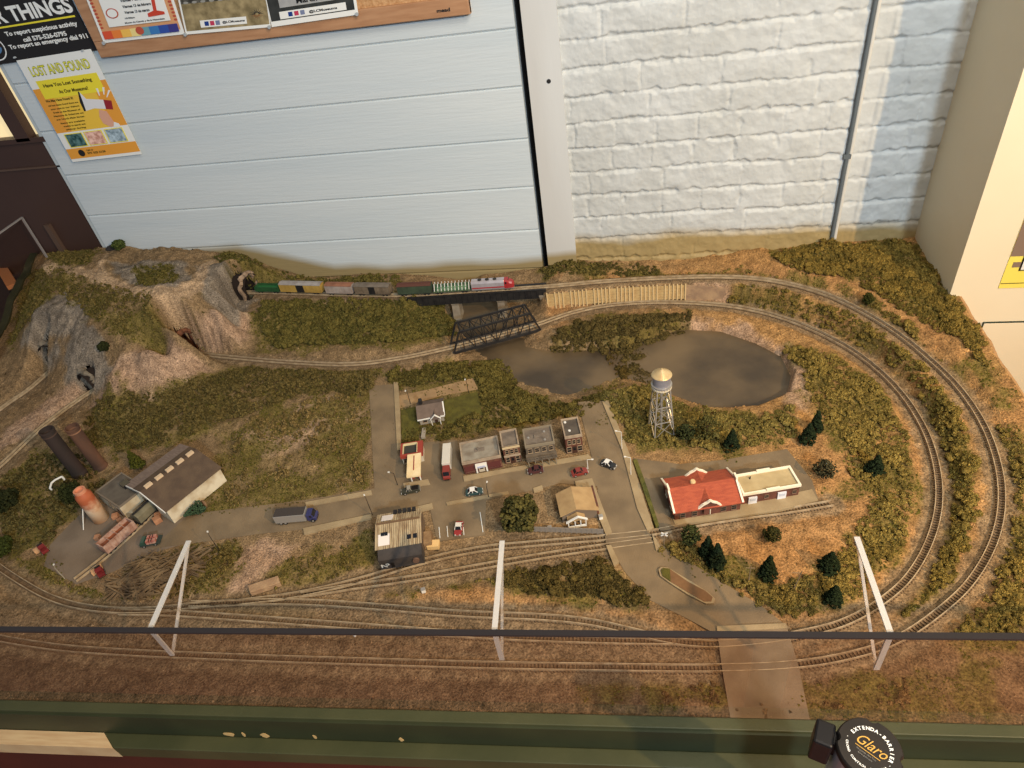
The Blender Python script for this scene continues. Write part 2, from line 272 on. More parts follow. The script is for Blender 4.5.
# surface regions, traced as polygons (pixel, height) and carried into the world
FLATZ = [wpoly(p) for p in [
    [(362, 378), (480, 372), (500, 430), (580, 410), (610, 395), (640, 455), (790, 446), (812, 480), (800, 520), (660, 540), (700, 575), (795, 635), (700, 640), (600, 560), (370, 570), (360, 520), (160, 560), (60, 600), (30, 560), (60, 500), (120, 450), (230, 440), (230, 500), (370, 480)]]]
SURF = {
 'water': [wpoly(p, -.038) for p in [[(462, 303), (500, 300), (507, 312), (498, 330), (500, 343), (545, 352), (585, 352), (625, 350), (645, 342), (680, 331), (720, 333), (755, 345), (780, 358), (790, 378), (785, 398), (755, 411), (710, 412), (680, 400), (655, 388), (620, 378), (585, 385), (566, 392), (530, 386), (507, 372), (490, 352), (462, 333), (448, 318)]]],
 'rock': [wpoly(p) for p in [
   [(32, 305, .15), (66, 298, .17), (88, 312, .17), (85, 340, .14), (48, 340, .1), (25, 345, .07), (30, 325, .12)],
   [(110, 265, .19), (150, 260, .19), (185, 262, .18), (195, 290, .17), (160, 300, .18), (130, 285, .19)],
   [(195, 265, .18), (235, 262, .17), (250, 275, .14), (225, 300, .14), (200, 292, .17)],
   [(62, 345, .1), (100, 340, .11), (110, 370, .08), (90, 385, .06), (66, 378, .05)], [(20, 372, .05), (60, 338, .11), (64, 350, .1), (30, 376, .03)]]],
 'pale': [wpoly(p) for p in [
   [(175, 315, .14), (215, 300, .14), (245, 285, .14), (262, 300, .06), (255, 320, .04), (240, 345, .01), (205, 352, .01), (190, 345, .03), (178, 325, .13)],
   [(100, 385, .05), (135, 350, .1), (170, 345, .09), (180, 360, .04), (215, 365, .01), (200, 385, .02), (170, 398, .02), (90, 405, .01)],
   [(265, 415, .02), (330, 395, .015), (360, 410, .01), (340, 440, .01), (262, 452, .02), (240, 440, .02)],
   [(60, 410, .01), (0, 450, 0), (0, 425, .01), (60, 385, .03), (90, 370, .07), (80, 400, .01)],
   [(662, 324), (700, 315), (745, 322), (792, 347), (815, 385), (802, 408), (786, 402), (782, 374), (752, 347), (700, 334)],
   [(548, 345), (620, 335), (622, 348), (552, 356)], [(687, 286, .02), (727, 286, .03), (727, 300, 0), (687, 303, 0)],
   [(230, 555), (260, 540), (300, 545), (270, 570), (235, 595)]]],
 'path': [wpoly(p) for p in [
   [(40, 262, .2), (60, 262, .2), (95, 270, .2), (110, 252, .195), (103, 275, .2), (120, 280, .195), (140, 290, .19), (175, 292, .18), (190, 282, .18), (203, 262, .18), (213, 258, .18), (205, 280, .18), (190, 298, .17), (160, 305, .18), (125, 298, .18), (90, 282, .19), (45, 272, .2)]]],
 'orange': [wpoly(p) for p in [
   [(560, 272, .055), (740, 262, .07), (830, 268, .085), (880, 275, .08), (900, 300, .07), (940, 330, .065), (960, 360, .05), (940, 350, .05), (900, 318, .055), (830, 285, .06), (740, 272, .06)],
   [(640, 550), (680, 520), (840, 505), (850, 560), (800, 610), (740, 590), (700, 570)], [(850, 440), (925, 420), (930, 520), (880, 600), (860, 560), (840, 500)],
   [(990, 385, .045), (1030, 390, .03), (1040, 460, .02), (1010, 450, .03)],
   [(500, 590), (620, 600), (690, 630), (600, 628), (500, 610)], [(390, 585), (490, 580), (500, 608), (400, 600)], [(545, 310), (600, 300), (560, 325), (540, 330)], [(700, 455), (790, 440), (820, 460), (840, 500), (800, 470), (785, 446)], [(800, 430), (870, 440), (860, 480), (820, 500), (800, 470)],
   [(940, 440, .02), (955, 430, .02), (985, 500, .01), (975, 560, .005), (950, 600, 0), (955, 520, .01)]]],
 'grass': [wpoly(p) for p in [
   [(27, 268, .17), (100, 283, .19), (160, 306, .175), (205, 296, .165), (172, 322, .14), (150, 335, .13), (100, 332, .16), (88, 310, .17), (60, 297, .17), (30, 320, .14), (8, 350, .04)],
   [(42, 246, .2), (70, 242, .2), (105, 252, .195), (85, 265, .2), (50, 262, .2)], [(140, 265, .19), (180, 270, .18), (175, 290, .18), (140, 288, .19)],
   [(215, 255, .17), (260, 262, .12), (300, 278, .06), (400, 276, .045), (400, 284, .05), (290, 286, .06), (235, 268, .16)],
   [(262, 302, .05), (448, 300, .02), (460, 335, -.02), (400, 350, 0), (262, 348, .01), (250, 330, .03)],
   [(70, 445), (110, 400), (170, 395), (215, 375), (250, 362), (380, 372), (372, 400), (300, 400), (250, 430), (180, 450), (120, 455)],
   [(200, 460), (250, 420), (365, 385), (368, 485), (300, 500), (200, 515), (225, 480)],
   [(0, 480), (40, 450), (110, 480), (75, 520), (50, 545), (0, 560)], [(0, 560), (50, 555), (80, 590), (120, 600), (60, 598), (0, 575)],
   [(110, 590), (140, 555), (220, 540), (250, 545), (220, 590), (150, 605)], [(250, 590), (290, 560), (370, 530), (380, 560), (330, 580), (270, 595)], [(390, 590), (420, 570), (500, 560), (500, 590)],
   [(385, 375), (500, 348), (520, 383), (575, 400), (570, 418), (480, 432), (440, 440), (446, 400), (400, 395)], [(400, 408), (447, 397), (480, 390), (484, 420), (400, 446)],
   [(575, 320), (690, 310), (690, 325), (640, 335), (622, 372), (590, 345), (545, 345)], [(585, 385), (650, 378), (690, 402), (760, 415), (790, 400), (800, 440), (740, 452), (640, 455), (610, 420)],
   [(725, 286, .05), (770, 290, .05), (850, 320, .045), (905, 355, .04), (960, 415, .03), (978, 480, .02), (975, 530, .01), (945, 590, .0), (900, 625, 0), (940, 560, 0), (952, 500, 0), (945, 440, 0), (915, 390, 0), (870, 350, 0), (800, 318, 0), (725, 300, .0)],
   [(785, 340), (840, 360), (885, 395), (915, 440), (925, 490), (905, 560), (870, 595), (800, 622), (750, 600), (690, 570), (640, 540), (680, 540), (800, 590), (850, 540), (860, 500), (820, 500), (850, 470), (820, 420), (790, 400), (800, 370)],
   [(775, 250, .08), (830, 245, .086), (915, 237, .1), (950, 285, .085), (985, 350, .06), (1000, 400, .045), (960, 340, .065), (900, 300, .075), (830, 272, .08)], [(540, 270, .045), (620, 266, .05), (660, 268, .055), (740, 268, .06), (740, 274, .06), (545, 276, .05)],
   [(760, 268, .07), (860, 285, .07), (910, 320, .06), (960, 370, .05), (1000, 430, .035), (1040, 430, .03), (1040, 650, 0), (930, 650, 0), (990, 600, .005), (1015, 520, .012), (1000, 440, .03), (950, 370, .045), (900, 328, .05), (830, 290, .058), (760, 275, .06)],
   [(500, 562), (605, 552), (652, 600), (640, 612), (510, 595)], [(620, 672), (720, 672), (720, 710), (560, 700)], [(800, 680), (1000, 660), (990, 715), (820, 710)], [(230, 600), (300, 605), (300, 615), (230, 612)]]],
}
ROADP = {}
def _off(px, d):
    oo = TS['outer']; q = Q(px, 281, .055); i = int(np.argmin(np.linalg.norm(oo[:, :2]-q, axis=1))); t = oo[i+1]-oo[i-1]; t = t[:2]/np.linalg.norm(t[:2]); return oo[i, :2]+np.array([t[1], -t[0]])*d
CAPP = np.array([_off(x, .012) for x in range(254, 310, 6)]+[_off(x, .13) for x in range(310, 252, -6)])
RETP = np.array([_off(x, .035) for x in range(548, 715, 8)]+[_off(x, .13) for x in range(715, 548, -8)])
def hraw(X, Y, detail=True):
    X = np.asarray(X, float); Y = np.asarray(Y, float); sh = X.shape
    z = rbf(X, Y); fl = np.ones(sh)
    for p in FLATZ: fl = np.minimum(fl, sst(-.005, .05, sdf(X, Y, p)))
    z = z*fl
    d, tz = near_track(X, Y); d = d.reshape(sh); tz = tz.reshape(sh)
    if detail:
        hi = sst(.02, .12, z); amp = (.004+.020*hi)*fl
        z = z+(fbm(X, Y, .09, 3, 5)-.5)*amp*2*sst(.03, .09, d)
        z = z+(fbm(X, Y, .02, 13, 3)-.5)*.006*fl*sst(.02, .05, d)
    sd = sdf(X, Y, SURF['water'][0]); z = np.where(sd < .0, np.minimum(z, -.040), z); z = z*1.0
    z = np.where((sd >= 0) & (sd < .03) & (z > -.038+sd*1.6), np.minimum(z, -.038+sd*1.6+sst(0, .03, sd)*.05), z)
    w = 1-sst(.024, .052, d); z = z*(1-w)+(tz-.006)*w
    rt = sst(.012, -.004, sdf(X, Y, CAPP)); z = z*(1-rt)+np.minimum(z, .047)*rt
    rt = sst(.004, -.002, sdf(X, Y, RETP)); z = np.where(rt > 0, z*(1-rt)+np.minimum(z, -.004)*rt, z)
    return z
NU, NV = 760, 380
U, V_ = np.meshgrid(np.linspace(0, 1, NU), np.linspace(0, 1, NV))
Yg = .40+V_*(WALL-.404); Xg = LX(Yg)+(RX(Yg)-LX(Yg))*U; Yf = FY(Xg); Yg = Yf+V_*(WALL-.003-Yf); Xg = LX(Yg)+(RX(Yg)-LX(Yg))*U
Zg = hraw(Xg, Yg)
def hat(x, y):
    return float(hraw(np.array([x]), np.array([y]))[0])
# albedo
def soft(name, s=.02, n=.03, seed=5):
    m = np.zeros(Xg.shape); ns = (fbm(Xg, Yg, .05, seed, 4)-.5)*n*2
    for p in SURF[name]:
        m = np.maximum(m, 1-sst(-s, s, sdf(Xg, Yg, p)+ns))
    return m
C = lambda *c: np.array(lin(c))
n1 = fbm(Xg, Yg, .3, 21, 4)[..., None]; n2 = fbm(Xg, Yg, .035, 31, 4)[..., None]; n3 = fbm(Xg, Yg, .012, 41, 2)[..., None]
tone = C(146, 119, 86)*(1-n1)+C(134, 112, 82)*n1
rightness = sst(-.3, .4, Xg)[..., None]; tone = tone*(1-rightness)+C(170, 130, 82)*rightness
def lay(tone, m, c, c2=None):
    m = m[..., None] if m.ndim == 2 else m; c = c if c2 is None else c*(1-n2)+c2*n2; return tone*(1-m)+c*m
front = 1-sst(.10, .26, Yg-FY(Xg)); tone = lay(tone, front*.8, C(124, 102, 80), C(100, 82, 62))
tone = lay(tone, soft('orange', .03, .05, 6)*.8*(1-.6*front), C(184, 136, 86), C(150, 114, 74))
tone = lay(tone, soft('pale', .015, .03, 7)*.9, C(190, 160, 134), C(160, 128, 100))
tone = lay(tone, soft('rock', .012, .03, 8), C(158, 144, 126), C(104, 94, 82))
gm = soft('grass', .02, .06, 9); gp = sst(.30, .52, fbm(Xg, Yg, .07, 51, 4)); gm2 = gm*(.35+.65*gp)
tone = lay(tone, gm2*.92, C(100, 90, 44), C(122, 106, 58))
tone = lay(tone, soft('path', .008, .02, 10)*.9, C(196, 166, 132), C(176, 148, 116))
dT, _ = near_track(Xg, Yg, np.concatenate(FLAT[:2]+FLAT[2:])[::2]); dT = dT.reshape(Xg.shape)
tone = lay(tone, (1-sst(.02, .036, dT+(fbm(Xg, Yg, .02, 61, 2)-.5)*.02))*.85, C(152, 130, 100), C(120, 100, 76))
tone = tone*.86*(.60+.80*n3)*(.8+.4*fbm(Xg, Yg, .006, 81, 2)[..., None])
idx = np.arange(NU*NV).reshape(NV, NU); F = np.stack([idx[:-1, :-1], idx[:-1, 1:], idx[1:, 1:], idx[1:, :-1]], -1).reshape(-1, 4)
VV = np.stack([Xg, Yg, Zg], -1).reshape(-1, 3)
# tunnel mouths: open the cliff where the track runs into it
def portal_frame(pl, p, side):
    d = np.linalg.norm(pl[:, :2]-p[:2], axis=1); i = int(np.argmin(d)); j = min(max(i-4*side, 0), len(pl)-1)
    k = min(max(i+4*side, 0), len(pl)-1); t = pl[j, :2]-pl[k, :2]; return t/np.linalg.norm(t)   # direction going in
PD = {'outer': portal_frame(TS['outer'], PORT['outer'], 1), 'inner': portal_frame(TS['inner'], PORT['inner'], 1), 'low': portal_frame(TS['outer'], PORT['low'], -1), 'mid': portal_frame(TS['inner'], PORT['mid'], -1)}
PHH = {'outer': .066, 'inner': .076, 'low': .074, 'mid': .064}
fc = VV[F].mean(1); kill = np.zeros(len(F), bool)
for k, p in PORT.items():
    t = PD[k]; a = (fc[:, 0]-p[0])*t[0]+(fc[:, 1]-p[1])*t[1]; b = np.abs(-(fc[:, 0]-p[0])*t[1]+(fc[:, 1]-p[1])*t[0])
    hh = np.where(b < .016, PHH[k], PHH[k]*np.sqrt(np.clip(1-((b-.016)/.018)**2, 0, 1)))
    zmax = VV[F][:, :, 2].max(1)
    kill |= (a > -.012) & (a < .10) & (b < .037) & (fc[:, 2] < p[2]+hh)
F = F[~kill]

def ground_mat():
    m = D.materials.new('diorama_ground'); m.use_nodes = True; nt = m.node_tree; N = nt.nodes; L = nt.links; b = N['Principled BSDF']
    b.inputs['Roughness'].default_value = .95; b.inputs['Specular IOR Level'].default_value = .08
    a = N.new('ShaderNodeAttribute'); a.attribute_name = 'tone'
    tc = N.new('ShaderNodeTexCoord')
    n = N.new('ShaderNodeTexNoise'); n.inputs['Scale'].default_value = 260; n.inputs['Detail'].default_value = 3
    mr = N.new('ShaderNodeMapRange'); mr.inputs[1].default_value = .3; mr.inputs[2].default_value = .7; mr.inputs[3].default_value = .5; mr.inputs[4].default_value = 1.5
    vm = N.new('ShaderNodeVectorMath'); vm.operation = 'MULTIPLY'
    L.new(tc.outputs['Object'], n.inputs['Vector']); L.new(n.outputs['Fac'], mr.inputs[0]); L.new(a.outputs['Color'], vm.inputs[0]); L.new(mr.outputs[0], vm.inputs[1])
    L.new(vm.outputs[0], b.inputs['Base Color'])
    bp = N.new('ShaderNodeBump'); bp.inputs['Strength'].default_value = .8; bp.inputs['Distance'].default_value = .004
    L.new(n.outputs['Fac'], bp.inputs['Height']); L.new(bp.outputs[0], b.inputs['Normal']); return m
GM = ground_mat()
ter = npmesh('terrain', VV, F, GM, True, tone.reshape(-1, 3)); tag(ter, kind='structure')

# ------------------------------------------------------------------ scatter foliage
def ico(sub=1):
    import bmesh
    bm = bmesh.new(); bmesh.ops.create_icosphere(bm, subdivisions=sub, radius=1); v = np.array([x.co[:] for x in bm.verts]); f = np.array([[q.index for q in p.verts] for p in bm.faces]); bm.free(); return v, f
IV, IF = ico(1); I2V, I2F = ico(2)
def clumps(name, P_, R_, m, col, flat=.8, jit=.35, base=None):
    n = len(P_); bv, bf = (IV, IF) if base is None else base; k = len(bv)
    J = 1+(RNG.random((n, k))-.5)*2*jit
    Vx = bv[None]*J[..., None]*R_[:, None, None]; Vx[..., 2] *= flat; Vx = Vx+P_[:, None]
    Fx = (bf[None]+(np.arange(n)*k)[:, None, None]).reshape(-1, 3)
    cc = np.repeat(col[:, None], k, 1).reshape(-1, 3)
    return npmesh(name, Vx.reshape(-1, 3), Fx, m, False, cc)
def leaf_mat():
    m = D.materials.new('foam_foliage'); m.use_nodes = True; nt = m.node_tree; N = nt.nodes; L = nt.links; b = N['Principled BSDF']
    b.inputs['Roughness'].default_value = 1; b.inputs['Specular IOR Level'].default_value = .03
    a = N.new('ShaderNodeAttribute'); a.attribute_name = 'tone'; tc = N.new('ShaderNodeTexCoord'); n = N.new('ShaderNodeTexNoise'); n.inputs['Scale'].default_value = 500; n.inputs['Detail'].default_value = 2
    mr = N.new('ShaderNodeMapRange'); mr.inputs[1].default_value = .35; mr.inputs[2].default_value = .65; mr.inputs[3].default_value = .45; mr.inputs[4].default_value = 1.5
    vm = N.new('ShaderNodeVectorMath'); vm.operation = 'MULTIPLY'
    L.new(tc.outputs['Object'], n.inputs['Vector']); L.new(n.outputs['Fac'], mr.inputs[0]); L.new(a.outputs['Color'], vm.inputs[0]); L.new(mr.outputs[0], vm.inputs[1]); L.new(vm.outputs[0], b.inputs['Base Color'])
    bp = N.new('ShaderNodeBump'); bp.inputs['Strength'].default_value = 1; bp.inputs['Distance'].default_value = .004; L.new(n.outputs['Fac'], bp.inputs['Height']); L.new(bp.outputs[0], b.inputs['Normal'])
    return m
LM = leaf_mat()
def sample(poly, dens, noise=.0, nsc=.05, seed=1):
    lo = poly.min(0); hi = poly.max(0); n = int((hi-lo).prod()*dens); X = lo[0]+RNG.random(n)*(hi[0]-lo[0]); Y = lo[1]+RNG.random(n)*(hi[1]-lo[1])
    k = sdf(X, Y, poly)+(fbm(X, Y, .04, seed, 3)-.5)*.03 < 0
    if noise: k &= fbm(X, Y, nsc, seed+5, 3) > noise
    k &= (X > LX(Y)+.01) & (X < RX(Y)-.008) & (Y < WALL-.012) & (Y > FY(X)+.02)
    X = X[k]; Y = Y[k]; d, _ = near_track(X, Y); k = d > .026; return X[k], Y[k]
def bush(label, poly, dens=9000, r=(.004, .010), col=(92, 90, 36), col2=(60, 66, 26), noise=.38, name='bushes', lift=.4, seed=1, nsc=.035):
    dens *= 1.9; r = (r[0]*.65, r[1]*.72); noise = max(.12, noise-.03); g1 = sum(col)/3; g2 = sum(col2)/3; col = tuple(1.20*(c*.82+g1*.18)+4 for c in col); col2 = tuple(1.17*(c*.82+g2*.18)+3 for c in col2); col2 = (col2[0]+6, col2[1]-2, col2[2]); col = (col[0]+7, col[1]-3, col[2])
    X, Y = sample(wpoly(poly), dens, noise, nsc, seed)
    if len(X) < 2: return
    Z = hraw(X, Y); big = sst(.3, .7, fbm(X, Y, .032, seed+19, 3)); R_ = (r[0]+RNG.random(len(X))**1.5*(r[1]-r[0]))*(.55+.65*big); t = RNG.random((len(X), 1))*.5+.5*big[:, None]; Z = Z+big*r[1]*.5
    c = C(*col)*t+C(*col2)*(1-t)
    P_ = np.stack([X, Y, Z+R_*lift], 1); n = len(P_); k = len(IV)
    Vx = IV[None]*(1+(RNG.random((n, k))-.5)*1.1)[..., None]*R_[:, None, None]; Vx[..., 2] *= .8; Vx = (Vx+P_[:, None]).reshape(-1, 3); Fx = (IF[None]+(np.arange(n)*k)[:, None, None]).reshape(-1, 3)
    m_ = 7; d = RNG.normal(size=(n, m_, 3)); d[..., 2] = np.abs(d[..., 2]); d /= np.linalg.norm(d, axis=2)[..., None]; q = (P_[:, None]+d*R_[:, None, None]*1.05).reshape(-1, 3); tv = np.array([(1, 0, -.4), (-.5, .87, -.4), (-.5, -.87, -.4), (0, 0, 1.1)]); tf_ = np.array([(0, 1, 3), (1, 2, 3), (2, 0, 3)])
    rot = RNG.random(len(q))*6.28; cr, sr = np.cos(rot)[:, None], np.sin(rot)[:, None]; sz = (.0014+.0024*RNG.random(len(q)))[:, None]
    T = np.stack([tv[None, :, 0]*cr-tv[None, :, 1]*sr, tv[None, :, 0]*sr+tv[None, :, 1]*cr, np.broadcast_to(tv[None, :, 2], (len(q), 4))], -1)*sz[..., None]+q[:, None]
    Tf = (tf_[None]+(np.arange(len(q))*4)[:, None, None]+n*k).reshape(-1, 3); u2 = RNG.random((len(q), 1)); tc_ = (np.repeat(c, m_, 0))*(.6+1.1*u2)
    o = npmesh(name, np.concatenate([Vx, T.reshape(-1, 3)]), np.concatenate([Fx, Tf]), LM, False, np.concatenate([np.repeat(c, k, 0), np.repeat(tc_, 4, 0)])); tag(o, label, 'bushes', kind='stuff'); return o
BR = dict(r=(.004, .009))
bush('dense dark green bushes on the slope directly below the freight train', [(262, 304, .048), (448, 301, .02), (455, 335, -.02), (400, 345, 0), (275, 345, .01), (258, 325, .03)], 11000, (.005, .012), noise=.3, seed=2)
bush('thin strip of green bushes between the freight train and the board wall', [(285, 276, .06), (330, 278, .05), (400, 276, .045), (403, 284, .05), (300, 286, .055)], 8000, (.004, .009), seed=3)
bush('green bushes on the crest of the mountain beside the grey crater', [(212, 256, .17), (245, 257, .145), (268, 264, .11), (245, 266, .145), (222, 264, .17)], 7000, (.004, .009), seed=4)
bush('grassy green growth over the top left mountain slope', [(27, 268, .17), (100, 283, .19), (160, 306, .175), (205, 298, .165), (172, 322, .14), (150, 335, .13), (100, 332, .16), (88, 310, .17), (60, 297, .17), (30, 320, .14), (10, 345, .04)], 6500, (.003, .007), (104, 96, 44), (70, 70, 30), .42, seed=5)
bush('small dark green bush patch at the far left mountain crest', [(42, 246, .2), (70, 241, .2), (105, 250, .195), (85, 263, .2), (50, 260, .2)], 6000, (.003, .007), (104, 96, 44), (70, 70, 30), seed=6)
bush('green tufts inside the grey crater on the mountain', [(135, 268, .19), (180, 270, .18), (178, 290, .18), (140, 288, .19)], 5000, (.003, .006), noise=.45, seed=7)
bush('long band of olive bushes below the tunnel track, left of the village street', [(70, 440), (100, 405), (170, 400), (215, 378), (250, 366), (380, 374), (368, 398), (300, 398), (250, 420), (180, 440), (120, 452)], 8000, (.004, .009), (92, 86, 40), (62, 62, 28), .38, seed=8)
bush('sparse olive scrub on the bare hill left of the village street', [(200, 462), (250, 425), (365, 390), (366, 484), (300, 498), (215, 510), (228, 480)], 4500, (.003, .007), (110, 98, 50), (76, 70, 34), .5, seed=9)
bush('olive scrub around the two tall chimney stacks', [(0, 485), (40, 455), (75, 450), (110, 482), (80, 508), (50, 540), (0, 555)], 6000, (.004, .009), (84, 82, 38), (54, 56, 26), .4, seed=10)
bush('scrub below the factory yard by the curved track', [(0, 562), (45, 565), (80, 590), (115, 598), (60, 594), (10, 575)], 3500, (.003, .006), (104, 98, 44), (76, 74, 34), .5, seed=11)
bush('rough green patch beside the pile of brush and the middle left acrylic bracket', [(175, 565), (235, 540), (245, 550), (222, 588), (165, 600)], 6000, (.003, .007), (92, 86, 38), (64, 62, 28), .35, seed=12)
bush('low scrub on the open ground between the factory and the dark warehouse', [(255, 585), (290, 560), (372, 530), (375, 560), (330, 580), (270, 592)], 4500, (.003, .006), (96, 92, 40), (70, 68, 30), .48, seed=13)
bush('yellow green scrub between the railway tracks left of the middle bracket', [(410, 580), (430, 572), (500, 562), (500, 585), (440, 592)], 4000, (.003, .006), (122, 112, 48), (90, 84, 34), .45, seed=14)
bush('thick dark bushes between the river and the small grey house', [(385, 374), (440, 362), (500, 350), (520, 385), (575, 402), (572, 418), (540, 422), (480, 432), (484, 395), (476, 374), (400, 392)], 11000, (.005, .012), (90, 88, 34), (58, 60, 24), .28, seed=15)
bush('green hedge in front of the small grey house', [(402, 430), (446, 423), (480, 414), (490, 425), (455, 438), (402, 446)], 9000, (.004, .009), (86, 84, 32), (58, 60, 24), .35, seed=16)
bush('dark bushes on the spit of land in the river', [(575, 322), (690, 312), (688, 325), (640, 336), (650, 345), (622, 372), (605, 345), (548, 342)], 11000, (.005, .012), (80, 76, 34), (50, 50, 24), .34, seed=17)
bush('small dark bush standing in the river near the grassy bank', [(632, 372, -.035), (655, 370, -.035), (660, 385, -.035), (635, 386, -.035)], 9000, (.004, .009), (74, 70, 36), (52, 50, 26), .35, seed=18)
bush('yellow green bushes around the foot of the water tower', [(590, 388), (650, 380), (690, 404), (760, 418), (790, 405), (800, 438), (740, 448), (650, 450), (625, 440), (612, 410)], 9000, (.004, .010), (112, 104, 44), (76, 76, 30), .36, seed=19)
bush('dark bushes left of the village side street beside the river', [(566, 396), (600, 388), (612, 402), (596, 404), (582, 418), (570, 412)], 8000, (.004, .009), (84, 82, 32), (58, 58, 24), .35, seed=20)
bush('green bushes on the bank between the two curving tracks', [(728, 284, .045), (775, 288, .05), (850, 314, .045), (905, 350, .035), (948, 398, .025), (970, 450, .015), (978, 500, .01), (972, 545, .005), (945, 590, 0), (905, 620, 0), (925, 590, 0), (942, 550, 0), (950, 500, 0), (946, 460, 0), (930, 415, 0), (905, 380, 0), (870, 350, 0), (830, 330, .0), (780, 312, .0), (728, 302, 0)], 9500, (.004, .011), (112, 100, 38), (72, 72, 28), .2, seed=21)
bush('wide sweep of yellow green bushes inside the inner curving track', [(785, 342), (840, 362), (880, 395), (908, 440), (915, 490), (900, 550), (868, 590), (800, 618), (755, 604), (800, 585), (850, 545), (870, 500), (850, 470), (842, 440), (815, 405), (800, 370)], 9000, (.004, .009), (118, 106, 42), (80, 76, 30), .27, seed=22)
bush('green bushes below the brick station lawn beside the front siding', [(650, 545), (690, 545), (740, 585), (800, 585), (835, 560), (850, 590), (800, 620), (755, 605), (700, 572)], 8500, (.004, .009), (104, 96, 40), (68, 66, 28), .38, seed=23)
bush('dense green thicket on the back right corner bank', [(772, 252, .08), (830, 246, .086), (912, 239, .1), (948, 285, .085), (985, 350, .06), (990, 372, .05), (960, 345, .06), (900, 305, .07), (850, 278, .08), (775, 262, .08)], 12000, (.005, .012), (114, 100, 36), (74, 72, 28), .26, seed=24)
bush('row of low bushes behind the raised back track by the brick wall', [(542, 270, .045), (560, 266, .05), (655, 264, .055), (660, 270, .055), (545, 277, .05)], 9000, (.004, .009), (86, 84, 34), (58, 60, 26), .35, seed=25)
bush('yellow green tufts along the outside of the raised back curve', [(625, 272, .055), (740, 268, .06), (850, 285, .07), (850, 295, .06), (740, 273, .058), (640, 276, .055)], 5000, (.003, .007), (120, 108, 46), (88, 82, 36), .45, seed=26)
bush('green bushes outside the big right hand curve', [(862, 288, .07), (910, 322, .06), (955, 370, .05), (990, 415, .04), (1020, 440, .03), (1030, 560, .01), (1020, 640, 0), (945, 640, 0), (996, 590, .005), (1011, 520, .012), (1002, 462, .024), (975, 415, .034), (945, 378, .042), (900, 338, .050)], 10000, (.004, .011), (114, 102, 40), (76, 74, 30), .22, seed=27)
bush('dark green hedge thicket right of the middle bracket', [(494, 566), (540, 558), (605, 555), (630, 580), (652, 600), (640, 611), (600, 600), (505, 588)], 12000, (.005, .012), (78, 74, 30), (50, 50, 22), .25, seed=28)
bush('low brownish scrub behind the clear panel left of the road crossing', [(640, 680), (715, 676), (722, 706), (640, 704)], 5000, (.003, .006), (100, 84, 44), (72, 64, 34), .48, seed=29)
bush('low brownish scrub behind the clear panel right of the road crossing', [(830, 684), (950, 668), (970, 690), (900, 714), (820, 708)], 4500, (.003, .006), (108, 90, 46), (80, 70, 36), .5, seed=30)
# fine turf everywhere that is green
k = (gm2.ravel() > .35) & (RNG.random(NU*NV) < .16) & (dT.ravel() > .03); Pt = VV[k]; 
tR = .0018+RNG.random(len(Pt))*.0028; tt = RNG.random((len(Pt), 1)); tet = (np.array([(1, 0, -.3), (-.5, .87, -.3), (-.5, -.87, -.3), (0, 0, 1.2)]), np.array([(0, 1, 3), (1, 2, 3), (2, 0, 3)]))
tag(clumps('grass', Pt, tR, LM, C(120, 110, 50)*tt+C(84, 80, 34)*(1-tt), 1, .3, tet), 'fine olive turf scattered over the model hills and verges', 'grass', kind='stuff')
# loose ballast / rubble
k = (RNG.random(NU*NV) < .11) & (gm2.ravel() < .5) & (np.min([np.where(p is None, 0, 1) for p in [1]]) > 0) & (sdf(Xg, Yg, FLATZ[0]).ravel() > .01) & (dT.ravel() > .02) & (sdf(Xg, Yg, SURF['water'][0]).ravel() > .005)
Pt = VV[k]; tR = .0009+RNG.random(len(Pt))**4*.0042; base_c = tone.reshape(-1, 3)[k]
tag(clumps('rubble', Pt, tR, LM, np.clip(base_c*(.7+RNG.random((len(Pt), 1))**2*1.5), 0, 1), .8, .3, tet), 'pale stones and rubble strewn over the bare model ground', 'rubble', kind='stuff')
# ================================================================== MATERIAL SET
M = lambda n, *a, **k: mat(n, *a, **k)
m_water = M('river_resin', (66, 56, 43), .4, (112, 94, 68), 5, .12, 45, spec=.4, detail=8)
m_rail = M('rail_steel', (190, 170, 138), .4, (156, 134, 104), 60, metal=.1)
m_tie = M('tie_wood', (96, 78, 58), .9, (126, 104, 78), 90)
m_road = M('road_asphalt', (134, 115, 88), .95, (112, 96, 74), 14, .3, 500)
m_yard = M('yard_asphalt', (128, 112, 94), .95, (108, 94, 78), 12, .3, 500)
m_walk = M('sidewalk_concrete', (164, 144, 110), .9, (148, 128, 96), 30, .2, 400)
m_lawn = M('lawn_flock', (104, 98, 40), 1, (86, 80, 34), 60, .8, 900)
m_green_fr = M('green_paint', (70, 70, 44), .45, (60, 62, 38), 8, .1, 60)
m_maroon = M('maroon_paint', (74, 34, 28), .4, (64, 30, 26), 8)
m_ply = M('bare_wood', (205, 175, 130), .7, (190, 155, 112), 14, stretch=(1, 12, 1))
m_white = M('white_paint', (225, 222, 212), .6)
m_dark = M('dark_metal', (34, 32, 32), .5, (44, 42, 40), 60)
m_black = M('black_plastic', (24, 22, 22), .38)
m_brick = M('red_brick', (112, 68, 54), .85, (88, 56, 44), 80, .4, 400)
m_stone = M('cut_stone', (176, 146, 112), .9, (146, 120, 96), 40, .5, 300)
m_rock = M('tunnel_rock', (176, 150, 124), .95, (120, 100, 82), 30, 1, 120)
m_rust = M('rust_metal', (150, 84, 52), .8, (104, 66, 48), 60)
m_glassd = M('dark_window', (26, 28, 32), .15, spec=.6)
m_rubber = M('tyre_rubber', (20, 20, 20), .8)
m_silver = M('silver_paint', (176, 172, 164), .35, metal=.5)
m_tan = M('tan_plaster', (190, 164, 124), .85, (170, 146, 108), 40, .2, 300)
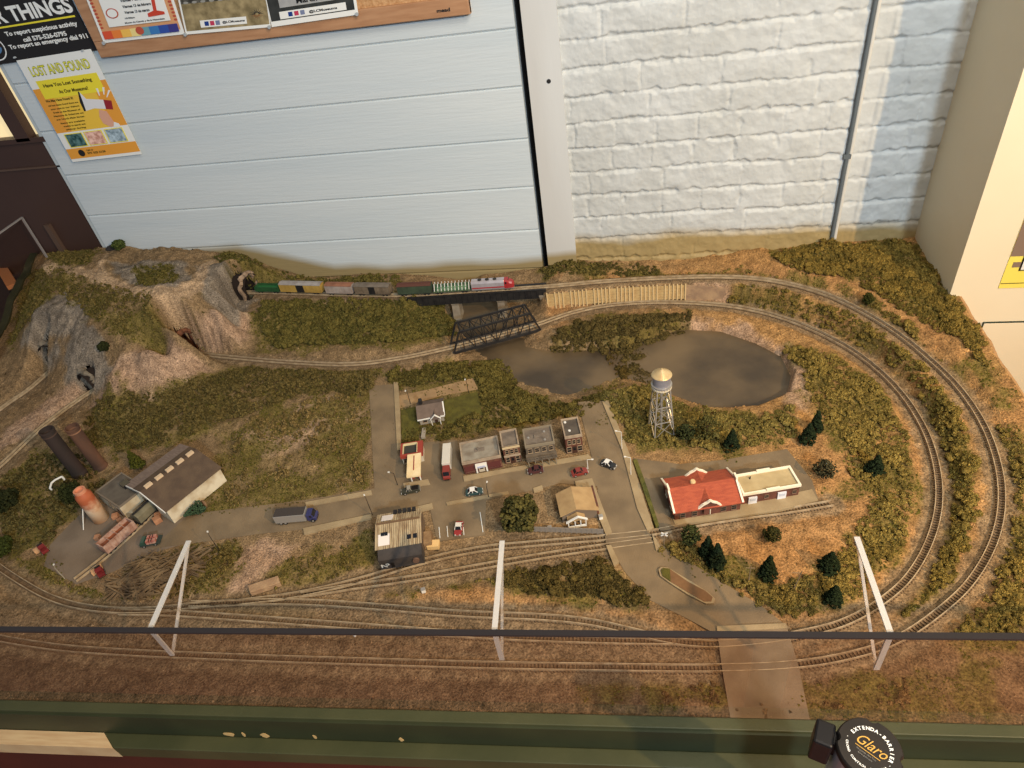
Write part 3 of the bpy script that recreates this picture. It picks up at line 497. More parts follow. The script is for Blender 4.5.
m_grayroof = M('grey_roof', (124, 112, 98), .9, (98, 88, 78), 50, .4, 300)
m_brroof = M('brown_roof', (100, 82, 64), .85, (86, 70, 56), 40, .2, 200)
m_redroof = M('red_tile_roof', (176, 88, 60), .8, (156, 74, 52), 60, .5, 300, stretch=(1, 4, 1))
m_trunk = M('trunk_bark', (84, 64, 46), .9, (64, 50, 36), 60)

# ================================================================== LAYOUT: water, tracks, bridges
w = MB(); w.prism([tuple(Q(a, b, -.034)) for a, b in [(452, 296), (507, 296), (515, 312), (510, 335), (545, 344), (590, 345), (640, 338), (690, 322), (725, 325), (765, 338), (800, 355), (806, 385), (795, 408), (755, 422), (705, 420), (670, 405), (640, 392), (590, 396), (560, 402), (520, 394), (495, 374), (478, 352), (440, 340), (436, 315)]], -.052, -.034)
riv = w.build('river', m_water); tag(riv, kind='structure')

def track(key, label, x_off=.0, clip=None):
    pl = TS[key] if clip is None else clip; n = len(pl)
    t = np.gradient(pl, axis=0); t /= np.linalg.norm(t[:, :2], axis=1)[:, None]; nr = np.stack([-t[:, 1], t[:, 0], np.zeros(n)], 1)
    root = empty('railway_track', tuple(pl[n//2]), 0, label, 'railway track'); o0 = pl[n//2]
    for s in (-1, 1):
        mb = MB(); c = pl+nr*s*.0062-o0+np.array([0, 0, .0015]); vs = []
        for i in range(n):
            for a, b in ((-.0007, -.0044), (.0007, -.0044), (.0007, .001), (-.0007, .001)): vs.append(c[i]+nr[i]*a+np.array([0, 0, b]))
        fs = [(4*i+a, 4*i+4+a, 4*i+4+(a+1) % 4, 4*i+(a+1) % 4) for i in range(n-1) for a in range(4)]+[(0, 1, 2, 3), tuple(4*(n-1)+q for q in (3, 2, 1, 0))]
        mb.add(vs, fs).build('rail', m_rail, root)
    mb = MB(); L = np.concatenate([[0], np.cumsum(np.linalg.norm(np.diff(pl, axis=0), axis=1))]); q = np.arange(.004, L[-1], .0068)
    for s in q:
        p = np.array([np.interp(s, L, pl[:, k]) for k in range(3)])-o0; d = np.array([np.interp(s, L, t[:, k]) for k in range(2)]); a = math.atan2(d[1], d[0])
        mb.rbox((p[0], p[1], p[2]-.0047), (.0028, .0180, .0035), a+random.uniform(-.03, .03))
    tag(mb.build('sleepers', m_tie, root), kind='stuff')
    return root
def inset(pl, p, side, n):     # keep only a little of the track beyond a portal
    i = int(np.argmin(np.linalg.norm(pl[:, :2]-p[:2], axis=1))); return pl[max(0, i-n):] if side > 0 else pl[:i+n]
oc = inset(inset(TS['outer'], PORT['outer'], 1, 8), PORT['low'], -1, 8); ic = inset(inset(TS['inner'], PORT['inner'], 1, 8), PORT['mid'], -1, 8)
track('outer', 'outer main railway loop running over the black girder bridge and round the big right curve', clip=oc)
track('inner', 'inner railway loop running through the black truss bridge and round the smaller right curve', clip=ic)
track('siding', 'siding track passing in front of the red roofed station and across the side street', clip=TS['siding'])
track('spur', 'second siding track just in front of the hedge beside the middle bracket', clip=TS['spur'])
track('plain', 'middle straight track just behind the top edge of the clear panel', clip=TS['plain'])
track('factory', 'short rusty track running out of the factory across the yard', clip=TS['factory']+np.array([0, 0, .004]))

# tunnel liners and portals
def tunnel(key, label):
    p = PORT[key]; t = PD[key]; a = math.atan2(t[1], t[0]); root = empty('tunnel_portal', (p[0], p[1], p[2]), a, label, 'tunnel portal'); H_ = PHH[key]
    arch = lambda r, hh, n=14: [(-r*math.cos(PI*i/n), hh-r*.9+r*.9*math.sin(PI*i/n)) for i in range(n+1)]
    ai = [(-.041, -.016)]+arch(.041, H_+.002)+[(.041, -.016)]; ao = [(-.040, -.014)]+arch(.041, H_+.010)+[(.040, -.014)]
    rr = random.Random(len(key)); 
    # liner (inside, dark) : x is the way in
    mb = MB(); n = len(ai); vs = []
    for x in (-.014, .16):
        for y, z in ai: vs.append((x, y*.98, z*.98))
    fs = [(i, n+i, n+i+1, i+1) for i in range(n-1)]+[tuple(range(2*n-1, n-1, -1))]
    mb.add(vs, fs).build('tunnel_lining', M('tunnel_dark', (40, 30, 24), .95) if key != 'inner' else M('tunnel_brown', (96, 58, 40), .95), root)
    mb = MB(); pl_ = [(-.040, -.010), (-.042, .012)]+arch(.0435, H_+.004, 12)+[(.042, .012), (.040, -.010)]
    rs_ = [rr.uniform(.005, .0095) for _ in pl_]; jx = [rr.uniform(-.004, .008) for _ in pl_]
    for i in range(len(pl_)-1): mb.cyl((jx[i], *pl_[i]), (jx[i+1], *pl_[i+1]), rs_[i], rs_[i+1], n=7)
    (mb.build('portal_rim', m_rock if key == 'outer' else M('portal_grey', (140, 128, 110), .95, (104, 94, 80), 30, 1, 120) if key != 'inner' else M('portal_brown', (128, 82, 56), .95, (92, 60, 44), 30, 1, 120), root))
tunnel('outer', 'pale rock tunnel mouth the freight train is coming out of')
tunnel('inner', 'rust brown tunnel mouth on the inner track below the mountain')
tunnel('low', 'tunnel mouth under the pale rock at the far left edge')
tunnel('mid', 'tunnel mouth beside the grey boulder above the two chimneys')

def frame2(p0, p1):
    d = np.array(p1)-np.array(p0); return math.atan2(d[1], d[0]), float(np.linalg.norm(d))
# girder bridge
a, L = frame2(G0, G1); gb = empty('girder_bridge', (*G0, .055), a, 'long black girder bridge carrying the freight train over the river', 'bridge')
mb = MB()
for y in (-.017, .017):
    mb.box(-.01, L+.01, y-.0015, y+.0015, -.026, .002); mb.box(-.01, L+.01, y-.004, y+.004, -.028, -.026); mb.box(-.01, L+.01, y-.004, y+.004, .001, .003)
    for i in range(25): x = i*L/24; mb.box(x-.001, x+.001, y-.0035, y+.0035, -.026, .001)
mb.build('girders', m_dark, gb)
MB().box(-.01, L+.01, -.016, .016, -.011, -.0065).build('deck', m_dark, gb)
def pier(px, nm='pier'):
    q = Q(px, 297, .04); x = (q-G0)@np.array([math.cos(a), math.sin(a)]); mb = MB(); z0 = hat(*(G0+np.array([math.cos(a), math.sin(a)])*x))-.055-.012
    vs = []; 
    for z, e in ((z0, 1.25), (-.034, 1), (-.030, 1.12), (-.0285, 1.12)):
        vs += [(x-.011*e, -.02*e, z), (x+.011*e, -.02*e, z), (x+.011*e, .02*e, z), (x-.011*e, .02*e, z)]
    fs = [(3, 2, 1, 0), (12, 13, 14, 15)]+[(4*k+i, 4*k+(i+1) % 4, 4*k+4+(i+1) % 4, 4*k+4+i) for k in range(3) for i in range(4)]
    mb.add(vs, fs).build(nm, M('pier_concrete', (150, 140, 122), .9, (120, 108, 92), 30), gb)
pier(455); pier(500); pier(543, 'abutment')
# truss bridge
a, L = frame2(B0, B1); tb = empty('truss_bridge', (*B0, 0), a, 'black steel truss bridge crossing the river on the inner track', 'bridge')
Ht = .062; np_ = 8; dx = L/np_
for y, nm in ((-.026, 'side_truss'), (.026, 'side_truss')):
    mb = MB(); mb.bar((0, y, -.006), (L, y, -.006), .004, .007); mb.bar((dx*.8, y, Ht), (L-dx*.8, y, Ht), .004, .006)
    mb.bar((0, y, -.006), (dx*.8, y, Ht), .004, .005); mb.bar((L, y, -.006), (L-dx*.8, y, Ht), .004, .005)
    for i in range(1, np_): mb.bar((i*dx, y, -.006), (i*dx, y, Ht), .0025, .003)
    for i in range(1, np_-1):
        s = (i*dx, y, Ht if i < np_/2 else -.006); e = ((i+1)*dx, y, -.006 if i < np_/2 else Ht); mb.bar(s, e, .002, .0025)
    mb.build(nm, m_dark, tb)
mb = MB()
for i in range(1, np_): mb.bar((i*dx, -.026, Ht), (i*dx, .026, Ht), .0025)
for i in range(1, np_-1): mb.bar((i*dx, -.026, Ht), ((i+1)*dx, .026, Ht), .0015); mb.bar((i*dx, .026, Ht), ((i+1)*dx, -.026, Ht), .0015)
mb.build('top_bracing', m_dark, tb)
mb = MB()
for i in range(np_+1): mb.box(i*dx-.002, i*dx+.002, -.026, .026, -.012, -.0065)
mb.box(-.004, L+.004, -.011, -.006, -.011, -.0063); mb.box(-.004, L+.004, .006, .011, -.011, -.0063)
mb.box(-.004, L+.004, .018, .024, -.008, -.0055); mb.box(-.004, L+.004, -.024, -.018, -.008, -.0055)
mb.build('floor_beams', M('bridge_floor', (92, 84, 74), .7), tb)
# retaining wall: posts and planks, then stone
oo = TS['outer']; 
def off(px, d):
    q = Q(px, 281, .055); i = int(np.argmin(np.linalg.norm(oo[:, :2]-q, axis=1))); t = oo[i+1]-oo[i-1]; t = t[:2]/np.linalg.norm(t[:2]); return oo[i, :2]+np.array([t[1], -t[0]])*d
rw = empty('retaining_wall', (*off(548, .034), 0), 0, 'tan timber and stone retaining wall below the raised back track', 'retaining wall'); o0 = off(548, .034)
pts = [off(x, .034)-o0 for x in np.linspace(549, 687, 30)]; mb = MB(); mp = MB()
for i in range(len(pts)-1):
    for k in range(5): mb.bar((*pts[i], .004+k*.0095), (*pts[i+1], .004+k*.0095), .0035, .0088)
mb.build('planks', M('wall_planks', (196, 168, 116), .85, (178, 148, 100), 60, .3, 300), rw)
for i in range(len(pts)): n_ = pts[min(i+1, 29)]-pts[max(i-1, 0)]; n_ = n_/np.linalg.norm(n_); q = pts[i]+np.array([n_[1], -n_[0]])*.003; mp.bar((*q, -.01), (*q, .053), .0035, .004)
mp.build('posts', M('wall_posts', (214, 186, 136), .85), rw)
pts = [off(x, .034)-o0 for x in np.linspace(687, 727, 12)]; mb = MB()
for i in range(11): mb.bar((*pts[i], .018), (*pts[i+1], .018), .006, .056-.02*(i/11))
mb.build('stone_section', m_stone, rw)

# ================================================================== ROADS
def slab(name, px, z1, m, label=None, cat=None, z0=-.008, kind='structure'):
    o = MB().prism([tuple(Q(a, b, z1)) for a, b in px], z0, z1).build(name, m); tag(o, label, cat, kind=kind); return o
slab('road', [(44, 566), (76, 584), (112, 572), (152, 553), (190, 542), (215, 538), (215, 515), (180, 512), (130, 505), (92, 503), (72, 522), (50, 545)], .001, m_yard)
slab('road', [(150, 549), (215, 540), (256, 534), (305, 529), (376, 517), (376, 488), (305, 500), (256, 506), (190, 514)], .0013, m_road)
slab('road', [(369, 386), (394, 384), (399, 445), (440, 441), (457, 440), (464, 478), (592, 458), (578, 402), (602, 400), (626, 455), (652, 541), (606, 544), (597, 486), (560, 483), (520, 493), (486, 500), (485, 534), (437, 541), (430, 508), (376, 518)], .0016, m_road)
slab('road', [(633, 458), (680, 464), (722, 460), (787, 449), (812, 480), (818, 498), (700, 520), (668, 530), (660, 530)], .0014, m_road)
slab('road', [(608, 543), (654, 540), (680, 556), (722, 582), (760, 605), (790, 628), (716, 634), (690, 620), (650, 600), (625, 572)], .0012, m_road)
slab('road', [(717, 630), (787, 627), (791, 640), (799, 668), (811, 725), (731, 721), (722, 668)], .0018, M('crossing_concrete', (140, 122, 98), .9, (120, 102, 80), 20, .2, 300))
slab('road', [(398, 396), (430, 389), (473, 378), (478, 389), (440, 396), (400, 408)], .001, M('dirt_lane', (164, 134, 96), 1, (146, 118, 84), 30, .4, 300))
WK = [[(463, 476), (588, 454), (592, 458), (500, 473), (464, 481)], [(602, 401), (608, 400), (630, 455), (646, 505), (654, 528), (647, 530), (637, 508), (622, 450)], [(393.5, 382), (398, 382), (400, 410), (401, 450), (397, 450)],
      [(446, 502), (508, 491), (509, 494), (447, 505)], [(533, 488), (542, 485), (543, 489), (534, 492)], [(305, 502), (371, 490), (372, 494), (306, 506)], [(303, 528), (371, 514), (372, 518), (304, 534)], [(410, 508), (432, 503), (433, 508), (411, 513)],
      [(575, 481), (592, 478), (612, 532), (606, 535), (590, 496), (576, 486)], [(403, 483), (428, 479), (430, 484), (404, 488)], [(606, 545), (611, 545), (619, 562), (614, 566)], [(717, 626), (786, 623), (787, 628), (717, 632)], [(652, 534), (657, 540), (662, 550), (656, 550)]]
for i, p in enumerate(WK): slab('sidewalk', p, .0045+.0002*(i % 3), m_walk)
lawns = [([(401, 410), (418, 406), (419, 442), (402, 446)], 'small square of green lawn left of the grey house'), ([(444, 400), (477, 392), (483, 414), (447, 424)], 'larger green lawn right of the grey house')]
for p, l in lawns:
    t = slab('lawn', p, .003, m_lawn, l, 'lawn', kind=None)
slab('hedge_strip', [(633, 460), (637, 459), (648, 490), (659, 525), (656, 527), (645, 495)], .006, M('hedge_green', (112, 108, 50), 1, (90, 88, 40), 80, 1, 500), 'narrow green verge between the side street and the station lot', 'verge', kind=None)
# oval traffic island
isl = [(658.5, 570), (661, 567.5), (668, 568), (690, 581), (708, 592.5), (715, 599), (713.5, 603.5), (706, 604), (688, 595), (668, 582), (660, 576)]
ie = empty('traffic_island', (*Q(686, 586), 0), 0, 'oval traffic island with pale kerb, green at one end, on the south road', 'traffic island'); c0 = Q(686, 586)
ipoly = np.array([Q(a, b, .005) for a, b in isl])-c0; mb = MB(); mb.prism([tuple(p) for p in ipoly], .0, .0065).build('kerb', m_walk, ie)
inn = ipoly*.0+ipoly-(ipoly/np.linalg.norm(ipoly, axis=1)[:, None])*.005; MB().prism([tuple(p) for p in inn], .002, .0075).build('soil', M('island_soil', (124, 92, 62), 1, (108, 80, 54), 60), ie)
g = np.array([p for p, s in zip(inn, isl) if s[0] < 672]); MB().prism([tuple(p) for p in g], .002, .0085).build('planting', m_lawn, ie)

# parking lines & hedges of the lot
for (x0, y0, x1, y1), l in zip([(439, 527, 440, 538), (447, 526, 448, 537), (480, 512, 483, 532), (463, 524, 464, 535)], ['leftmost of the painted bay lines in the small car park', 'bay line second from the left in the small car park', 'long bay line along the right side of the small car park', 'bay line right beside the parked red car with the white roof']):
    p, q = Q3(x0, y0, .0026), Q3(x1, y1, .0026); tag(MB().bar(p, q, .0015, .0008).build('bay_line', m_white), l, 'painted line')

# ================================================================== BUILDINGS
def bframe(FL, FR, BR, BL, h):
    p = [Q(*q, h) for q in (FL, FR, BR, BL)]; u = (p[1]-p[0]+p[2]-p[3]); an = math.atan2(u[1], u[0]); u = u/np.linalg.norm(u); v = np.array([-u[1], u[0]])
    w = (np.dot(p[1]-p[0], u)+np.dot(p[2]-p[3], u))/2; d = (np.dot(p[3]-p[0], v)+np.dot(p[2]-p[1], v))/2; c = sum(p)/4
    return c-u*w/2-v*d/2, an, float(w), float(d)
def bempty(name, label, quad, h, cat='building'):
    o, an, w, d = bframe(*quad, h); return empty(name, (o[0], o[1], .002), an, label, cat), w, d
def window(par, x, z, w=.009, h=.013, face='f', W=0, Dp=0, m=None, frame=None):
    """a window let into a wall: frame with sill and one pane"""
    fr = frame or M('window_frame_cream', (158, 136, 108), .7); mb = MB(); pn = MB()
    def bx(b, x0, x1, y0, y1, z0, z1):
        if face == 'f': b.box(x0, x1, y0, y1, z0, z1)
        elif face == 'r': b.box(W-y1, W-y0, x0, x1, z0, z1)
        elif face == 'l': b.box(y0, y1, x0, x1, z0, z1)
    bx(mb, x-w/2, x+w/2, -.0012, .001, z+h, z+h+.0015); bx(mb, x-w/2-.001, x+w/2+.001, -.002, .001, z-.0015, z)
    bx(mb, x-w/2-.001, x-w/2, -.0012, .001, z, z+h); bx(mb, x+w/2, x+w/2+.001, -.0012, .001, z, z+h); bx(mb, x-w/2, x+w/2, -.001, .001, z+h*.48, z+h*.54)
    f = mb.build('window', fr, par); bx(pn, x-w/2, x+w/2, -.0006, .001, z, z+h); pn.build('pane', m or m_glassd, f); return f
def door(par, x, w=.01, h=.022, m=None, y=0):
    f = MB().box(x-w/2, x+w/2, y-.0014, y+.001, 0, h).build('door', m or M('door_brown', (70, 46, 34), .6), par)
    MB().box(x-w*.3, x+w*.3, y-.0019, y-.0013, h*.45, h*.9).build('glazing', m_glassd, f); return f
def flatblock(name, label, quad, h, wall, roof, trim, par_h=.004, extra=None):
    e, w, d = bempty(name, label, quad, h); t = .0022
    MB().box(0, w, 0, d, 0, h-par_h-.003).build('wall', wall, e); MB().box(t, w-t, t, d-t, h-par_h-.003, h-par_h).build('roof', roof, e)
    mb = MB(); mb.box(-.001, w+.001, -.0015, t, h-par_h-.003, h); mb.box(-.001, w+.001, d-t, d+.001, h-par_h-.003, h); mb.box(-.001, t, t, d-t, h-par_h-.003, h); mb.box(w-t, w+.001, t, d-t, h-par_h-.003, h)
    mb.build('parapet', trim, e); return e, w, d
m_trim = M('parapet_stone', (170, 152, 128), .8, (142, 124, 104), 60)
# A diner
e, w, d = flatblock('shop_building', 'wide flat roofed shop with maroon front and white doorway, beside the white semi trailer', [(463, 463), (501, 456), (496.5, 436), (459, 444)], .040, m_brick, M('roof_felt_pale', (150, 142, 126), .9, (120, 108, 92), 40), m_trim)
MB().box(w*.03, w*.30, -.002, .001, .004, .024).build('shop_front', M('maroon_front', (92, 48, 44), .7), e); MB().box(w*.62, w*.97, -.002, .001, .004, .024).build('shop_front', M('maroon_front', (0, 0, 0)), e)
mb = MB(); mb.box(w*.31, w*.61, -.010, .0, .022, .028); mb.box(w*.31, w*.35, -.004, 0, 0, .022); mb.box(w*.57, w*.61, -.004, 0, 0, .022); mb.build('entrance_canopy', m_white, e)
mb = MB(); mb.box(w*.36, w*.56, -.0108, -.0098, .0225, .0275); mb.build('sign_board', M('sign_pale_blue', (176, 180, 200), .5), e)
door(e, w*.46, .014, .021, M('door_cream', (196, 184, 160), .6)); MB().box(w*.35, w*.62, d*.45, d*.62, .030, .037).build('roof_vent', m_grayroof, e); MB().cyl((w*.45, d*.55, .036), (w*.45, d*.55, .042), .003).build('vent_pipe', m_grayroof, e)
for x in (.10, .23, .69, .80, .91): window(e, w*x, .008, .010, .012)
# B
e, w, d = flatblock('shop_building', 'narrow two storey brick shop with three arched windows, second shop from the left', [(502.5, 448), (518.7, 445), (516, 429), (499.7, 432)], .056, m_brick, m_grayroof, m_trim)
for x in (.22, .5, .78): window(e, w*x, .032, .007, .012)
MB().box(0, w, -.003, 0, .024, .028).build('cornice', m_trim, e)
for x in (.2, .8): window(e, w*x, .005, .008, .015)
door(e, w*.5, .009, .02); MB().box(-.001, w+.001, -.003, 0, .050, .056).build('frieze', M('frieze_cream', (198, 176, 136), .7), e)
# C
e, w, d = flatblock('shop_building', 'grey brown wooden shop with shaded porch, third shop from the left', [(525, 446.5), (553.5, 442.5), (551.7, 425), (523, 430)], .055, M('weathered_wood', (112, 100, 84), .9, (88, 78, 66), 60, .4, 200), m_grayroof, M('weathered_wood2', (132, 120, 100), .9))
mb = MB(); mb.box(-.002, w+.002, -.022, 0, .024, .0265)
for i in range(9): x = w*i/8; mb.box(x-.0006, x+.0006, -.0216, -.0206, .0265, .033)
mb.box(0, w, -.022, -.0204, .033, .0342); mb.build('balcony', M('weathered_wood', (0, 0, 0)), e)
mb = MB()
for i in range(5): x = .002+(w-.004)*i/4; mb.box(x-.001, x+.001, -.021, -.019, 0, .024)
mb.build('porch_posts', M('weathered_wood2', (0, 0, 0)), e)
for x in (.14, .38, .62, .86): window(e, w*x, .031, .009, .012); 
for x in (.14, .36, .86): window(e, w*x, .006, .011, .013)
door(e, w*.62); MB().box(w*.35, w*.6, d*.4, d*.6, .048, .054).build('roof_hatch', m_grayroof, e)
for x, y in ((.15, .5), (.72, .72), (.7, .25)): MB().cyl((w*x, d*y, .047), (w*x, d*y, .053), .0028).build('vent_pipe', m_silver, e)
# D
e, w, d = flatblock('shop_building', 'dark roofed two storey brick shop on the street corner, rightmost shop in the row', [(565, 437.5), (582.5, 434.7), (576.7, 417.5), (561, 420)], .056, m_brick, M('roof_dark', (92, 84, 74), .9, (78, 70, 62), 50), m_trim)
for x in (.22, .5, .78): window(e, w*x, .030, .007, .012)
for x in (.18, .82): window(e, w*x, .005, .010, .015)
door(e, w*.5)
for y in (.25, .5, .75): window(e, d*y, .030, .007, .012, 'r', w)
for x, y in ((.2, .85), (.35, .35)): MB().cyl((w*x, d*y, .048), (w*x, d*y, .054), .003).build('roof_vent', m_white, e)
# gabled roof helper : ridge along x
def gable(e, w, d, he, hr, roof, wall, ov=.004, th=.002, end=None, par=None):
    MB().box(0, w, 0, d, 0, he).yz([(0, he), (d, he), (d/2, hr)], 0, w).build('wall', wall, e)
    s = (hr-he)/(d/2); lo = he-s*ov
    mb = MB(); mb.yz([(-ov, lo), (d/2, hr), (d/2, hr+th), (-ov, lo+th)], -ov, w+ov); mb.yz([(d+ov, lo), (d/2, hr), (d/2, hr+th), (d+ov, lo+th)], -ov, w+ov)
    return mb.build('roof', roof, e)
def gable_y(e, w, d, he, hr, roof, wall, ov=.004, th=.002, xc=.5, roof2=None):
    c = w*xc
    MB().box(0, w, 0, d, 0, he).xz([(0, he), (w, he), (c, hr)], 0, d).build('wall', wall, e)
    sl = (hr-he)/c; sr = (hr-he)/(w-c)
    r = MB().xz([(-ov, he-sl*ov), (c, hr), (c, hr+th), (-ov, he-sl*ov+th)], -ov, d+ov).build('roof', roof, e)
    r2 = MB().xz([(w+ov, he-sr*ov), (c, hr), (c, hr+th), (w+ov, he-sr*ov+th)], -ov, d+ov).build('roof', roof2 or roof, e); return r, r2
# grey house
e, w, d = bempty('small_house', 'small grey roofed house with white gable trim between two lawns', [(419, 417), (443, 412.5), (441, 398), (417.5, 402)], .030, 'house')
gable(e, w, d, .024, .038, M('house_roof', (112, 96, 84), .9, (98, 84, 74), 60), M('house_wall', (150, 140, 124), .85))
mb = MB(); c = w*.68; mb.xz([(c-.014, .020), (c, .034), (c+.014, .020), (c+.014, .0225), (c, .0365), (c-.014, .0225)], -.014, -.010); mb.bar((-.004, -.0045, .0205), (c-.013, -.0045, .0215), .003, .003); mb.bar((w+.004, -.0045, .0205), (c+.013, -.0045, .0215), .003, .003)
mb.bar((w+.004, -.004, .022), (w+.004, d/2, .040), .003, .003); mb.build('white_trim', m_white, e)
MB().xz([(c-.013, .019), (c, .033), (c+.013, .019)], -.012, d/2).build('porch_gable', M('house_roof', (0, 0, 0)), e)
mb = MB(); mb.box(c-.012, c-.0105, -.012, -.0105, 0, .020); mb.box(c+.0105, c+.012, -.012, -.0105, 0, .02); mb.build('porch_posts', m_white, e)
MB().box(w*.06, w*.2, d*.62, d*.82, .028, .048).build('chimney', m_dark, e); door(e, c, .008, .018); window(e, w*.22, .007, .01, .01)
# gas station
e, w, d = bempty('petrol_station', 'petrol station with red parapet and long cream canopy at the street corner', [(400.5, 456.5), (422.5, 453), (421.5, 441.5), (402.5, 444.5)], .030)
MB().box(0, w, 0, d, 0, .024).build('wall', M('station_wall', (196, 184, 160), .7), e); red = M('red_enamel', (150, 62, 48), .5)
mb = MB(); mb.box(-.002, w+.002, -.004, .003, .022, .031); mb.box(-.002, w+.002, d-.003, d+.001, .022, .031); mb.box(-.002, .004, .003, d-.003, .022, .031); mb.box(w-.011, w+.002, .003, d-.003, .022, .031); mb.build('parapet', red, e)
MB().box(.004, w-.011, .003, d-.003, .022, .0255).build('roof', M('tar_roof', (58, 56, 50), .8), e)
mb = MB(); mb.box(.004, .0055, .003, d-.003, .0255, .032); mb.box(.004, w-.011, d-.0045, d-.003, .0255, .032); mb.box(w-.0125, w-.011, .003, d-.003, .0255, .032); mb.build('roof_trim', M('trim_cream', (214, 196, 150), .6), e)
q0, q1 = Q(415, 455, .032), Q(415.5, 477, .032); Lc = float(np.linalg.norm(q1-q0)); cm = M('canopy_cream', (240, 220, 176), .5, (226, 198, 148), 30)
x0, x1 = w*.33, w*.98; MB().box(x0, x1, -Lc-.004, -.004, .029, .034).build('canopy', cm, e); xm = (x0+x1)/2
MB().box(xm-.0012, xm+.0012, -Lc*.8, -Lc*.15, .034, .0348).build('red_stripe', red, e)
mb = MB(); [mb.cyl((x, -Lc*.85, 0), (x, -Lc*.85, .029), .0015, n=8) for x in (x0+.006, x1-.006)]; mb.build('canopy_posts', m_white, e)
for s in (-.008, .008): 
    pb = MB().box(xm+s-.003, xm+s+.003, -Lc*.7-.003, -Lc*.7+.003, .0, .016).build('fuel_pump', red, e); MB().box(xm+s-.002, xm+s+.002, -Lc*.7-.0036, -Lc*.7-.003, .009, .014).build('dial', m_white, pb)
window(e, w*.2, .006, .014, .012); door(e, w*.7, .009, .018, red)
# corner house
e, w, d = bempty('corner_house', 'tan gabled corner house with white front porch, south of the red car', [(561.7, 515), (597, 508), (591, 489), (557.5, 494)], .030, 'house')
gable_y(e, w, d, .026, .040, M('tan_roof', (176, 146, 102), .9, (160, 130, 90), 50), M('grey_wall', (120, 104, 86), .9), xc=.42)
mb = MB(); c = w*.42; mb.xz([(c-.026, .018), (c, .032), (c+.020, .020), (c+.02, .023), (c, .0355), (c-.026, .021)], -.020, -.016); mb.box(c-.022, c+.016, -.019, -.017, 0, .006)
for x in (c-.022, c-.008, c+.004, c+.015): mb.box(x, x+.0018, -.019, -.017, 0, .02)
mb.build('white_porch', m_white, e); MB().xz([(c-.022, .019), (c, .031), (c+.016, .021)], -.017, -.002).build('porch_roof', M('tan_roof', (0, 0, 0)), e)
MB().box(w+.001, w+.005, d*.1, d*1.15, 0, .028).build('brick_wing', m_brick, e); window(e, w*.2, .006); window(e, w*.55, .006); door(e, w*.4)
# warehouse
e, w, d = bempty('warehouse', 'weathered corrugated roof warehouse with dark side standing beside the sidings', [(381, 546.5), (424, 541.5), (417.5, 508), (374, 517)], .045)
cor = M('corrugated_pale', (190, 170, 134), .7, (140, 116, 86), 30, .3, 150, stretch=(8, 1, 1)); tar = M('tarpaper', (72, 66, 62), .85, (56, 52, 50), 50)
MB().box(0, w, 0, d, 0, .040).yz([(0, .04), (d, .04), (d*.62, .050)], 0, w).build('wall', M('warehouse_wall', (120, 100, 78), .9, (88, 72, 56), 50), e)
mb = MB()
for i in range(22):
    xa = -.003+(w+.006)*i/22; xb = -.003+(w+.006)*(i+1)/22-.0009
    mb.yz([(-.003, .0395), (d*.62, .0505), (d*.62, .0525), (-.003, .0415)], xa, xb); mb.yz([(d+.003, .0395), (d*.62, .0505), (d*.62, .0525), (d+.003, .0415)], xa, xb)
mb.build('roof', cor, e); mb = MB(); mb.bar((0, d*.62, .0535), (w, d*.62, .0535), .004, .002); mb.build('ridge_cap', M('rust_ridge', (110, 86, 62), .8), e)
mb = MB(); mb.yz([(.004, .0425), (d*.33, .0475), (d*.33, .049), (.004, .044)], .004, w*.30); mb.yz([(d*.7, .0525), (d*.93, .044), (d*.93, .046), (d*.7, .0535)], w*.1, w*.36); mb.build('roof_patch', M('patch_white', (226, 216, 206), .6), e)
for x in (w*.74, w*.88): MB().yz([(.010, .043), (.020, .045), (.020, .0465), (.010, .0445)], x-.004, x+.004).build('skylight', m_glassd, e)
for x in (w*.16, w*.24): MB().yz([(d*.28, .0475), (d*.36, .049), (d*.36, .051), (d*.28, .049)], x-.005, x+.002).build('skylight', m_glassd, e)
for i in range(5): MB().box(w*(.36+.11*i), w*(.44+.11*i), d-.006, d+.004, .043, .048).build('roof_vent', m_dark, e)
mb = MB().yz([(0, .040), (-.024, .030), (-.024, 0), (0, 0)], w*.02, w*1.0); sd_ = mb.build('dark_side', tar, e)
mb = MB(); mb.box(w*.27, w*.34, -.0248, -.0238, .004, .018); mb.build('loading_door', m_black, e)
mb = MB(); put_text(mb, 'N', np.array([w*.05, -.0244, .008]), np.array([1., 0, 0]), np.array([0, 0, 1.]), np.array([0, -1., 0]), 0, 0, .010, .013); put_text(mb, 'P', np.array([w*.16, -.0244, .009]), np.array([1., 0, 0]), np.array([0, 0, 1.]), np.array([0, -1., 0]), 0, 0, .010, .008); mb.build('lettering', m_white, e)
mb = MB(); mb.cyl((w*.84, -.024, .016), (w*.84, -.028, .016), .007, n=16); mb.cyl((w*.84, -.028, .016), (w*.84, -.0285, .016), .003, n=12); mb.build('hose_reel', M('reel_brown', (110, 86, 72), .7), e)
MB().box(w+.001, w+.018, d*.12, d*.48, 0, .020).build('lean_to', M('leanto_tan', (150, 120, 84), .9, (120, 92, 62), 60), e)
o = MB().rbox((0, 0, .006), (.026, .018, .012), 0).build('crate', M('crate_tan', (220, 182, 122), .7), bevel=.0006, loc=(*Q(433.5, 545, .006), .001), rz=.1); tag(o, 'bright tan flat crate lying against the warehouse corner', 'crate')
